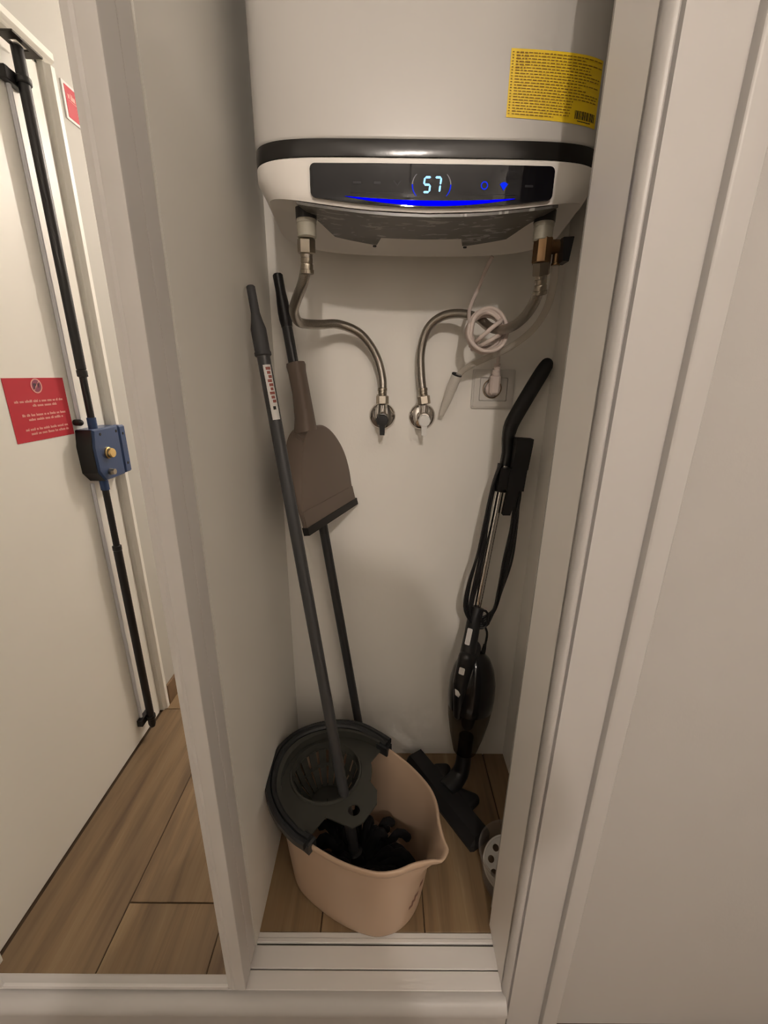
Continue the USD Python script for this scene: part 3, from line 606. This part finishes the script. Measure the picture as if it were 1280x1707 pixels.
def b_ring(t, k=1.0, dz=0.):
    """Outline of the bucket at the height fraction t, scaled by k about its middle."""
    p = bot_pts * (1 - t) + mid_pts * t
    if t > .68: w = ((t - .68) / .32) ** 1.4; p = p * (1 - w) + rim_pts * w
    q = A((.02, 0)) + (p - (.02, 0)) * k
    z = BZ0 + (BZ1 - BZ0) * t + dz + (.006 * np.clip((-.02 - p[:, 0]) / .12, 0, 1) - .004 * np.clip((p[:, 0] - .2) / .04, 0, 1)) * t
    return np.c_[BC + q[:, :1] * E1 + q[:, 1:] * E2, z]
bk = Thing('mop_bucket', 'beige plastic mop bucket with a pouring spout and dark wringer insert', 'bucket', (BC[0], BC[1], BZ0))
R = [b_ring(0, .93), b_ring(.0, .975, .001), b_ring(.02), b_ring(.06)] + [b_ring(t) for t in (.2, .4, .6, .68, .74, .8, .86, .92)]
R += [b_ring(.935, 1.0), b_ring(.94, 1.022), b_ring(.97, 1.026), b_ring(.99, 1.022), b_ring(1.0, 1.010), b_ring(1.0, .992), b_ring(.98, .978), b_ring(.9, .972), b_ring(.8, .972), b_ring(.68, .972), b_ring(.4, .97), b_ring(.1, .965), b_ring(.03, .94), b_ring(.02, .5)]
bk.part('bucket_body', loft(R), BUCKET, smooth=50)
def lsz(l, s, z): return A((BC[0] + l * E1[0] + s * E2[0], BC[1] + l * E1[1] + s * E2[1], z))
E1z, E2z = A((*E1, 0)), A((*E2, 0))
inner = Polygon(A((.02, 0)) + (rim_pts - (.02, 0)) * .972)
BKT = Point(-.072, .006).buffer(.0805, quad_segs=16)
wring = inner.intersection(unary_union([sbox(-.3, -.2, -.035, .2), Point(-.072, .006).buffer(.108, quad_segs=16), Polygon([(0.0, -.135), (-.04, -.135), (-.04, .135), (0.0, .135)])]))
tab = Polygon([(-.02, -.080), (.060, -.062), (.072, -.040), (.072, .010), (.055, .035), (-.02, .06)])
plate = unary_union([wring, tab.intersection(inner)]).difference(BKT).difference(Point(.040, -.030).buffer(.013))
wz = .250
wg = bk.part('wringer', prism(plate, .004, (BC[0], BC[1], wz), E1z, E2z), WRING, smooth=20, label='dark grey-green wringer insert with a round basket')
outl = Polygon(A((.02, 0)) + (rim_pts - (.02, 0)) * 1.035); inl = Polygon(A((.02, 0)) + (rim_pts - (.02, 0)) * .93)
bk.part('rim_cover', prism(outl.difference(inl).intersection(sbox(-.3, -.3, -.005, .3)), .020, (BC[0], BC[1], .2545), E1z, E2z), WRING, under=wg, smooth=25)
basket = []
aa = np.linspace(0, 2 * np.pi, 64, endpoint=False)
def circ(r, z): return A([lsz(-.072 + r * math.cos(a), .006 + r * math.sin(a), z) for a in aa])
basket.append(loft([circ(.0845, wz + .004), circ(.083, wz + .008), circ(.0790, wz + .008), circ(.0745, wz - .012), circ(.078, wz - .012)], False, False))
for k in range(18):
    a = 2 * math.pi * k / 18; w = .075
    P = []
    for r, z, ww in ((.0765, wz - .008, .0185), (.062, wz - .052, .015), (.040, wz - .088, .011)):
        for sgn in (-1, 1):
            for rr in (r, r - .003):
                P.append(lsz(-.072 + rr * math.cos(a) - sgn * ww / 2 * math.sin(a), .006 + rr * math.sin(a) + sgn * ww / 2 * math.cos(a), z))
    P = A(P); basket += [trimesh.convex.convex_hull(P[:8]), trimesh.convex.convex_hull(P[4:])]
basket.append(loft([circ(.042, wz - .086), circ(.040, wz - .092), circ(.001, wz - .092), circ(.001, wz - .086)], False, False))
basket.append(loft([circ(.066, wz - .044), circ(.0635, wz - .050), circ(.0605, wz - .050), circ(.063, wz - .044)], False, False))
bk.part('basket', cat_(*basket), WRING, under=wg, smooth=25)
# handle folded down behind the rim
hpth = [(.012, .1385), (-.02, .1405), (-.07, .134), (-.118, .112), (-.155, .076), (-.178, .034), (-.183, 0), (-.178, -.034), (-.155, -.076), (-.118, -.112), (-.07, -.134), (-.02, -.1405), (.012, -.1385)]
hp3 = catmull([lsz(l * 1.03, s * 1.03, .266 + (.010 if l < -.03 else .006)) for l, s in hpth], .006)
prof = [(-.012, -.010), (-.012, .002), (-.008, .006), (-.002, .006), (0, .003), (.002, .007), (.009, .007), (.0125, .003), (.0125, -.010)]
bk.part('handle', sweep(hp3, prof), HANDLE, smooth=30, label='dark folded-down carrying handle')
for s in (-1, 1):
    bk.part('handle_hub', hull([lsz(l, s * w, z) for l in (-.012, .020) for w in (.126, .1475) for z in (.245, .268)] + [lsz(l, s * w, .271) for l in (-.008, .016) for w in (.129, .145)]), HANDLE, smooth=20)
# small worn print on the spout side
def on_bucket(t, i, out=1.004): return b_ring(t, out)[i % 160]
i0 = int(np.argmin(abs(bot_pts[:, 0] - .183) + abs(bot_pts[:, 1] + 0.012)))
pr_ = [sheet(lambda a, t: on_bucket(t, int(round(i0 + a))), np.arange(-4 + k * 1, -1 + k * 1), np.linspace(.26 + .05 * k, .31 + .055 * k, 3)) for k in (0, 1, 2, 4)]
bk.part('print', cat_(*pr_), LOGO, smooth=False, label='small worn print under the spout')

# ================================================================== STICK VACUUM
vc = Thing('stick_vacuum', 'black stick vacuum cleaner with a smoky dust cup leaning in the right corner', 'vacuum cleaner', (.19, .87, CF))
# floor nozzle: a chamfered bar with a joint behind
nc, na = A((.1785, .8625, 0)), A((.535, -.845, 0)); nb = A((.845, .535, 0))
def noz(l, s, z): return nc + na * l + nb * s + [0, 0, z]
vc.part('floor_nozzle', hull([noz(l * .138, s, CF + z) for l in (-1, 1) for s, z in ((-.030, .002), (.034, .002), (-.034, .018), (.036, .018), (-.018, .045), (.024, .045))] + [noz(l * .144, s, CF + z) for l in (-1, 1) for s, z in ((-.024, .006), (.028, .006), (-.022, .030), (.026, .030))]), BLACKM, smooth=20)
vc.part('nozzle_wing', spheres_hull([(noz(.030, .040, CF + .020), .018), (noz(.052, .062, CF + .020), .016), (noz(.02, .03, CF + .024), .02), (noz(.055, .03, CF + .022), .018)]), BLACKM)
vc.part('nozzle_wing', spheres_hull([(noz(-.070, .036, CF + .020), .018), (noz(-.062, .058, CF + .018), .016), (noz(-.03, .03, CF + .022), .02)]), BLACKM)
vc.part('neck', tube([noz(.0, .012, CF + .035), (.222, .895, .075), (.2335, .905, .10), (.2365, .909, .150), (.239, .912, .20)], [.026, .024, .0215, .0205, .020], 18, .008), BLACKP, smooth=60)
# dust cup: smoked shell, the motor body above it
ax0, ax1 = A((.2365, .9105, .150)), A((.2475, .927, .475))
vc.part('dust_cup', lathe([(.027, 0), (.032, .006), (.045, .060), (.055, .115), (.0585, .150), (.0585, .154)], ax0, ax1, 36), SMOKE, smooth=60, label='smoky see-through dust cup')
dax = (ax1 - ax0) / np.linalg.norm(ax1 - ax0)
vc.part('filter_cone', lathe([(.010, 0), (.016, .01), (.022, .045), (.030, .075)], ax0 + dax * .075, ax1, 24), BLACKM)
vc.part('motor_body', lathe([(.055, .152), (.0597, .155), (.0612, .190), (.0592, .228), (.0515, .266), (.039, .294), (.022, .312), (.01, .318)], ax0, ax1, 40), BLACKG, smooth=60)
# spine that carries the labels and the wand
sp = vc.part('spine', spheres_hull([((.206, .886, .300), .014), ((.205, .886, .400), .020), ((.216, .895, .470), .020), ((.238, .922, .480), .02)]), BLACKP)
vc.part('neck_grip', tube([(.220, .902, .465), (.2265, .912, .510), (.234, .922, .560), (.2425, .932, .592)], [.021, .0185, .0175, .0165], 18, .008), BLACKP, smooth=60)
def vlabel(name, c, w, h, tilt, under=None, poly=None):
    c = A(c, float); t = A((.12, .04, 1.)); t /= np.linalg.norm(t); nrm = A((-.42, -.90, -.06)); nrm -= t * (nrm @ t); nrm /= np.linalg.norm(nrm); s = np.cross(t, nrm)
    vc.part(name, prism(poly or rrect(-w / 2, -h / 2, w / 2, h / 2, min(w, h) * .2), .0008, c, s * 1.0, t), STICK, smooth=False, label='small white label')
vlabel('label', (.2165, .8915, .5335), .0125, .046, 0)
vlabel('label', (.2005, .8655, .452), .014, .019, 0)
vlabel('label', (.1935, .8640, .3865), .016, .019, 0, poly=Polygon([(-.008, .010), (.001, .008), (.008, -.001), (.005, -.010), (-.004, -.006)]))
# two parallel steel wand rods
w0, w1 = A((.2420, .934, .585)), A((.2765, .954, .890))
wd = (w1 - w0) / np.linalg.norm(w1 - w0); wl = np.linalg.norm(w1 - w0)
vc.part('wand', lathe([(.0092, 0), (.0092, wl + .02)], w0, w1, 18), CHROME, label='shiny steel wand tube')
vc.part('wand_collar', lathe([(.0135, 0), (.0145, .002), (.0145, .058), (.0135, .060)], w1 - wd * .002, w1 + wd, 20), BLACKP)
vc.part('collar_ring', lathe([(.0147, 0), (.0147, .0022)], w1 + wd * .0575, w1 + wd, 20), CHROME)
vc.part('upper_tube', tube([w1 + wd * .058, w1 + wd * .09, (.2845, .961, 1.010), (.2865, .964, 1.036)], [.0135, .0140, .0145, .0150], 18, .008), BLACKP, smooth=60)
vc.part('hand_grip', tube([(.2855, .963, 1.022), (.290, .965, 1.042), (.301, .967, 1.066), (.328, .974, 1.116), (.351, .981, 1.156), (.3585, .984, 1.169)], [.0150, .0162, .0165, .0165, .0160, .0145], 20, .006), BLACKM, smooth=60)
vc.part('grip_cap', spheres_hull([((.3585, .984, 1.168), .0148), ((.3600, .985, 1.1715), .0135)]), BLACKM)
# crevice tool clipped beside the wand
vc.part('crevice_tool', cat_(hull([(.310 + a, .940 + b, z) for b in (-.012, .012) for a, z in ((-.018, .945), (.017, .945), (-.016, 1.000), (.0215, 1.000), (.022, 1.014), (-.016, 1.016))]),
     hull([(.303 + a, .940 + b, z) for b in (-.011, .011) for a, z in ((-.018, .895), (.020, .895), (-.015, .948), (.023, .948))]),
     hull([(a, .940 + b, z) for b in (-.008, .008) for a, z in ((.282, .836), (.299, .836), (.289, .900), (.316, .900))])), BLACKM, smooth=15)
vc.part('tool_clip', hull([(a, .948 + b, z) for b in (-.016, .014) for a, z in ((.264, .898), (.322, .898), (.266, .948), (.324, .948))]), BLACKP, smooth=15)
# mains cord: loops between an upper and a lower hook
lp = []; cr = random.Random(5)
for k in range(6):
    o = .004 * (k - 2.5); y = .926 + .004 * (k % 3) + .002 * k
    j = lambda s=.003: cr.uniform(-s, s)
    Lp = [(.268, y + .012, .955), (.256 + o * .5 + j(), y + .008, .905), (.246 + o * .8 + j(), y + .003, .820), (.238 + o + j(.002), y, .740), (.224 + o * 1.5 + j(), y - .006, .665), (.217 + o * 1.2, y - .012, .604), (.225 + o * .4, y - .016, .566), (.243, y - .016, .545 + .003 * k), (.264, y - .014, .553 + .003 * k), (.283 + o * .4, y - .01, .590), (.294 + o * .8, y - .004, .640), (.304 + o * 1.2 + j(), y, .715), (.312 + o + j(.002), y + .006, .80), (.317 + o * .6 + j(), y + .01, .875), (.318, y + .012, .925)]
    lp.append(tube(Lp, .0030, 8, .010))
vc.part('mains_cord', cat_(*lp), BLACKP, smooth=60, label='black mains cord wound between two hooks')
vc.part('mains_cord', tube([(.266, .914, .555), (.262, .905, .59), (.251, .907, .598), (.247, .914, .575), (.262, .914, .545), (.270, .921, .520), (.2685, .925, .480), (.2655, .926, .452)], .0029, 8, .008), BLACKP, smooth=60)
vc.part('lower_hook', spheres_hull([((.243, .928, .556), .013), ((.266, .925, .553), .009)]), BLACKP)
vc.part('cord_boot', lathe([(.0062, 0), (.0055, .03), (.004, .045)], (.2645, .927, .442), (.2685, .925, .49), 12), BLACKP)

# ================================================================== CLEAR TUB WITH A WHITE PERFORATED PIECE
tc = A((.302, .672, CF))
tb = Thing('clear_tub', 'small clear plastic tub half hidden behind the right jamb', 'tub', tc)
tb.part('tub_wall', lathe([(.055, 0), (.0575, .002), (.070, .090), (.0725, .091), (.0725, .095), (.0685, .095), (.0675, .090), (.0555, .004), (.01, .004)], tc, tc + [0, 0, 1], 48), FROST, smooth=40)
pw = Thing('strainer', 'white perforated plastic piece lying inside the clear tub', 'strainer', tc + [-.004, -.004, .03])
holes = [Point(.036 * math.cos(k), .036 * math.sin(k)).buffer(.0072) for k in np.arange(9) * 2 * math.pi / 9] + [Point(.016 * math.cos(k), .016 * math.sin(k)).buffer(.006) for k in np.arange(4) * 2 * math.pi / 4]
disc = Point(0, 0).buffer(.053).difference(unary_union(holes))
nrm = A((-.15, -.55, .82)); nrm /= np.linalg.norm(nrm); ex = np.cross([0, 1., 0], nrm); ex /= np.linalg.norm(ex); ey = np.cross(nrm, ex)
pw.part('disc', prism(disc, .005, tc + [-.006, -.002, .056], ex, ey), WHITEP)
pw.part('rim', loft([tc + [-.006, -.002, .056] + r * (np.cos(aa)[:, None] * ex + np.sin(aa)[:, None] * ey) + h * nrm for r, h in ((.050, .0), (.054, .001), (.0545, .007), (.051, .008), (.050, .005))], False, False), WHITEP)

# ================================================================== ENTRY DOOR LOCK, SIGNS
lk = Thing('door_lock', 'blue rim lock with long black vertical bolts on the entry door, in the mirror', 'lock', (-.765, -.12, .06), hall=True)
LX0, LX1 = -.780, -.736
case = Polygon([(-.088, .880), (-.088, .885), (-.078, .900), (-.076, .975), (-.083, 1.002), (-.186, 1.004), (-.186, .868), (-.105, .868)])
def xplate(poly, x0, x1):     # poly in (y, z), thickness x0..x1
    return prism(poly, x1 - x0, (x0, 0, 0), (0, 1, 0), (0, 0, 1))
cs = hull([(x, y, z) for x, k in ((LX0, 0), (LX1 - .006, 0), (LX1, .004)) for y, z in ((-.080 - k, .893 + k), (-.078 - k, .960), (-.086 - k, 1.004 - k), (-.1895 + k, 1.005 - k), (-.1895 + k, .867 + k), (-.103, .867 + k))])
lb = lk.part('case', cs, BLUE, smooth=15)
lk.part('side_plate', hull([(x, y, z) for x in (LX0, LX1 - .005) for y, z in ((-.0772, .893), (-.0752, .960), (-.0832, 1.003), (-.083, .893), (-.081, .960), (-.089, 1.003), (-.1005, .8675), (-.104, .8675))]), BLACKP, under=lb, smooth=15, label='near-black plate added for the shade on the side of the lock case')  # added plate: shade on this side of the blue case, put into black colour
lk.part('strike_box', bx(-.764, LX1, -.222, -.1925, .870, 1.003, .004), BLUE, smooth=15)
lk.part('joint', bx(-.764, LX1 - .010, -.1925, -.1895, .872, 1.001), BLACKM, smooth=False)
lk.part('cylinder', lathe([(.0155, 0), (.0155, .003), (.0135, .005), (.0130, .012), (.0115, .014), (.002, .0142)], (LX1, -.128, .9385), (0, -.128, .9385), 28), GOLD, under=lb, label='polished brass key cylinder')
lk.part('turn_button', cat_(lathe([(.0085, 0), (.0085, .005), (.0075, .012), (.0075, .014)], (LX1, -.121, .889), (0, -.121, .889), 18)), STEEL, under=lb, label='steel turn button')
for y, z in ((-.207, .98), (-.207, .896), (-.11, .99), (-.178, .99)):
    lk.part('screw', lathe([(.0042, 0), (.0036, .0015)], (LX1 - .0006, y, z), (0, y, z), 10), BLACKM)
bxx, byy = -.753, -.113
lk.part('upper_bolt', lathe([(.0085, 0), (.0085, .128), (.0120, .130), (.0120, .144), (.0100, .146), (.0112, .148), (.0112, .768), (.008, .772)], (bxx, byy, 1.003), (bxx, byy, 2), 16), BLACKP, label='black upper bolt rod')
lk.part('lower_bolt', lathe([(.0085, 0), (.0085, .192), (.0120, .194), (.0120, .206), (.0100, .208), (.0112, .21), (.0112, .825), (.008, .838)], (bxx, byy, .869), (bxx, byy, -1), 16), BLACKP, label='black lower bolt rod')
lk.part('bolt_sleeve', lathe([(.0108, 0), (.0108, .03)], (bxx, byy, 1.002), (bxx, byy, 2), 14), BLUE)
lk.part('bolt_sleeve', lathe([(.0108, 0), (.0108, .03)], (bxx, byy, .870), (bxx, byy, -2), 14), BLUE)
lk.part('cover_strip', bx(-.7795, -.770, byy + .0115, byy + .0185, 1.012, 1.735, .002), GREYST, label='pale strip beside the upper bolt')  # narrow pale strips running along one side of the bolts
lk.part('cover_strip', bx(-.7795, -.770, byy + .0115, byy + .0185, .075, .862, .002), GREYST, label='pale strip beside the lower bolt')
for z in (1.716, .070):
    lk.part('bolt_guide', cat_(bx(-.780, -.7625, byy - .020, byy + .034, z - .012, z + .012, .002), lathe([(.0135, 0), (.0145, .002), (.0145, .010), (.0135, .012)], (bxx, byy, z - .006), (bxx, byy, 9), 16)), BLACKP, smooth=25)
lk.part('knob', spheres_hull([((-.775, -.086, 1.022), .008), ((-.765, -.086, 1.022), .008)]), BLACKP)
# top keeper plate with its square hole, on the head of the frame
kp = Polygon([(-.064, 1.752), (-.160, 1.752), (-.160, 1.790), (-.064, 1.790)])
KEEP = mat('keeper_dark_steel', (.05, .045, .038), .4, .6)
kpm = prism(sbox(-.763, -.150, -.728, -.072).difference(sbox(-.755, -.128, -.739, -.094)), .0035, (0, 0, 1.772), (1, 0, 0), (0, 1, 0))
lk.part('keeper_plate', kpm, KEEP, smooth=False, label='dark steel keeper plate above the upper bolt')

def glyph_row(y0, y1, z, h, seed):
    """Tiny illegible print: word-sized runs of strokes, as rectangles in (y, z); y runs the reading way."""
    g = random.Random(seed); out = []; y = y0
    while y < y1 - .003:
        n = g.randint(2, 8)
        for _ in range(n):
            if y > y1: break
            w = g.uniform(.0014, .0026); hh = h * g.choice((.7, .7, .7, 1.0))
            out.append(sbox(y, z, y + w, z + hh)); y += w + .0007
        y += .0028
    return unary_union(out)
sg = Thing('sign', 'square red notice with lines of pink print on the entry door, in the mirror', 'sign', (-.7795, .009, .995), hall=True)
sg.part('sheet', xplate(sbox(-.0775, .9955, .0945, 1.1300), -.7799, -.7790), RED, smooth=False)
rows = [(-.062, .077, 1.0785), (-.040, .034, 1.0690), (-.063, .072, 1.0490), (-.052, .050, 1.0395), (-.062, .068, 1.0185), (-.062, .057, 1.0090)]
for k, (a, b, z) in enumerate(rows):
    sg.part('print_line', xplate(glyph_row(a, b, z, .0058, 40 + k), -.7790, -.7786), PINK, smooth=False)
ec = Point(.0085, 1.1130)
em = sg.part('emblem', xplate(ec.buffer(.0150), -.7790, -.7787), MAUVE, smooth=False)
sg.part('emblem_ring', xplate(unary_union([ec.buffer(.0160).difference(ec.buffer(.0132)), Polygon([(-.002, 1.1225), (.0, 1.1238), (.0190, 1.1035), (.017, 1.102)])]), -.7787, -.7784), PINK, under=em, smooth=False)
sg.part('emblem_figure', xplate(unary_union([sbox(.009, 1.113, .017, 1.1185), sbox(.013, 1.106, .0165, 1.115), sbox(.0005, 1.1135, .0055, 1.1190), sbox(.001, 1.109, .0035, 1.114)]), -.7787, -.7784), INK, under=em, smooth=False)
sg2 = Thing('sign', 'small red notice in a clear white-edged holder on the wall beyond the door frame', 'sign', (XL, -.31, 1.725), hall=True)
sg2.part('holder', xplate(rrect(-.372, 1.7245, -.263, 1.8015, .002), XL, XL + .003), STICK, smooth=False)
sg2.part('sheet', xplate(sbox(-.368, 1.7305, -.2705, 1.7955), XL + .003, XL + .0036), RED, smooth=False)
sg2.part('print_line', xplate(unary_union([glyph_row(-.360, -.279, 1.7705, .0125, 90), sbox(-.36, 1.7665, -.279, 1.7675)]), XL + .0036, XL + .0040), PINK, smooth=False)

# ================================================================== THE PERSON TAKING THE PICTURE (behind the camera; a dark head in the display, a shadow in the closet)
SKIN = mat('skin', srgb(196, 150, 124), .5, subsurface_weight=.1)
HAIR = mat('hair_dark', (.012, .009, .007), .6, bump=.4, bscale=300)
KNIT = mat('jumper_navy', srgb(44, 48, 62), .85, bump=.3, bscale=260)
DENIM = mat('trousers_dark', srgb(38, 42, 52), .85, bump=.2, bscale=300)
SHOE = mat('shoe_dark', srgb(40, 38, 36), .6)
LIPS = mat('lips', srgb(170, 110, 100), .5)
EYEW = mat('eye_white', (.75, .74, .72), .3)
def ball(c, r, n=20):
    r = A(r if np.ndim(r) else (r, r, r), float)
    return m3.Manifold.sphere(1.0, n).scale(tuple(r)).translate(tuple(map(float, c)))
def bones(chain):
    return [m3.Manifold.batch_hull([ball(*a), ball(*b)]) for a, b in zip(chain[:-1], chain[1:])]
def melt(parts, length, it=12):
    m = m3.Manifold.batch_boolean(parts, m3.OpType.Add).refine_to_length(length).to_mesh()
    t = trimesh.Trimesh(m.vert_properties[:, :3], m.tri_verts, process=True)
    trimesh.smoothing.filter_taubin(t, .5, .53, it); return t
PX, PY = -.09, -.43
def body_parts(g=0., lo=True, up=True):
    """Skeleton as hulls; g puffs it up for clothing."""
    out = []
    if up:
        out += bones([((PX, PY - .01, .93), (.155 + g, .105 + g, .09)), ((PX, PY, 1.10), (.140 + g, .100 + g, .10)), ((PX, PY + .01, 1.28), (.165 + g, .112 + g, .10)), ((PX, PY + .01, 1.38), (.160 + g, .095 + g, .07))])
        for s_ in (-1, 1):
            sh = (PX + s_ * .168, PY + .01, 1.395); el = (PX + s_ * .235 + .03, PY + .09, 1.145); wr = (s_ * .062, -.115, 1.085)
            out += bones([((PX + s_ * .06, PY + .01, 1.435), .052 + g), (sh, .054 + g), (el, .043 + g)]) + bones([(el, .042 + g), (wr, .029 + g * .7)])
    if lo:
        for s_ in (-1, 1):
            out += bones([((PX + s_ * .085, PY - .01, .90), .098 + g), ((PX + s_ * .10, PY + .02, .46), .062 + g), ((PX + s_ * .10, PY + .01, .40), .060 + g), ((PX + s_ * .105, PY - .02, FZ + .09), .040 + g)])
    return out
HC = A((PX + .01, PY + .075, 1.625))
skin = body_parts() + bones([((PX, PY + .005, 1.44), .062), (tuple(HC - [0, .02, .06]), .056)])
skin += [ball(HC + [0, -.012, .02], (.076, .096, .105), 36), m3.Manifold.batch_hull([ball(HC + [0, .02, -.03], (.064, .07, .06)), ball(HC + [0, .055, -.088], (.028, .026, .022)), ball(HC + [0, .06, .0], (.055, .03, .05))])]
skin += bones([(tuple(HC + [0, .082, .018]), .010), (tuple(HC + [0, .104, -.022]), .014)]) + [ball(HC + [sx * .076, -.006, -.002], (.010, .020, .031)) for sx in (-1, 1)]
for sx in (-1, 1):                                        # hands holding the phone from both sides
    wr = A((sx * .062, -.115, 1.085)); pm_ = A((sx * .058, -.062, 1.085))
    skin.append(m3.Manifold.batch_hull([ball(wr, .024), ball(pm_ + [0, 0, .028], .013), ball(pm_ + [0, 0, -.030], .013), ball(pm_ + [sx * .004, .012, .02], .012), ball(pm_ + [sx * .004, .012, -.026], .011)]))
    for q, (dz, ln) in enumerate(((.026, .94), (.008, 1.0), (-.010, .95), (-.028, .78))):
        b0 = pm_ + [sx * .004, .010, dz]
        skin += bones([(b0, .0092), (b0 + A((-sx * .002, .030 * ln, .002)), .0088), (b0 + A((-sx * .018, .044 * ln, .003)), .0082), (b0 + A((-sx * .034, .043 * ln, .003)), .0074)])
    skin += bones([(wr + A((-sx * .006, .016, .022)), .014), (pm_ + A((-sx * .012, -.004, .032)), .0105), (pm_ + A((-sx * .030, .010, .036)), .0088)])
man = Thing('person', 'standing person in dark clothes holding up a phone behind the camera', 'person', (PX, PY, FZ))
man.part('body', melt(skin, .012), SKIN, smooth=60)
man.part('jumper', melt(body_parts(.012, lo=False), .018), KNIT, smooth=60)
man.part('trousers', melt(body_parts(.014, up=False) + bones([((PX, PY - .01, .93), (.165, .118, .08)), ((PX, PY - .01, .88), (.165, .118, .08))]), .02), DENIM, smooth=60)
for s_ in (-1, 1):
    man.part('shoe', melt([m3.Manifold.batch_hull([ball((PX + s_ * .107, PY - .05, FZ + .045), (.040, .045, .045)), ball((PX + s_ * .12, PY + .15, FZ + .03), (.042, .055, .030)), ball((PX + s_ * .11, PY - .01, FZ + .085), (.042, .05, .03))])], .015, 6), SHOE, smooth=60)
    ey_ = man.part('eye', lathe([(.0, -.010), (.008, -.007), (.0115, 0), (.008, .006), (0, .008)], HC + [s_ * .030, .0795, .008], HC + [s_ * .030, .2, -.01], 16), EYEW)
    man.part('iris', lathe([(.0050, 0), (.0050, .0012), (.002, .0018)], HC + [s_ * .030, .0862, .0073], HC + [s_ * .030, .2, -.01], 12), HAIR, under=ey_)
    man.part('brow', tube([HC + [s_ * .014, .084, .030], HC + [s_ * .032, .084, .036], HC + [s_ * .048, .074, .030]], .004, 8, .006), HAIR)
man.part('mouth', melt([m3.Manifold.batch_hull([ball(HC + [-.020, .076, -.056], .004), ball(HC + [0, .086, -.055], .007), ball(HC + [.020, .076, -.056], .004)])], .006, 4), LIPS, smooth=60)
hair = melt([ball(HC + [0, -.020, .036], (.086, .100, .100), 40), ball(HC + [0, -.05, -.01], (.078, .065, .08), 30)], .012, 6)
man.part('hair', trimesh.intersections.slice_mesh_plane(hair, A((0, -.8, .6)), HC + [0, .052, .05]), HAIR, smooth=60)
ph = Thing('phone', 'slim black phone held up in both hands by the person', 'phone', (0, -.02, 1.01))
pm2 = prism(rrect(-.0375, 1.005, .0375, 1.164, .010), .0085, (0, -.022, 0), (1, 0, 0), (0, 0, 1))
ph.part('phone_body', pm2, BLACKG, smooth=20)
ph.part('screen', prism(rrect(-.035, 1.0075, .035, 1.1615, .009), .0006, (0, -.0304, 0), (1, 0, 0), (0, 0, 1)), GLASSB, smooth=False)
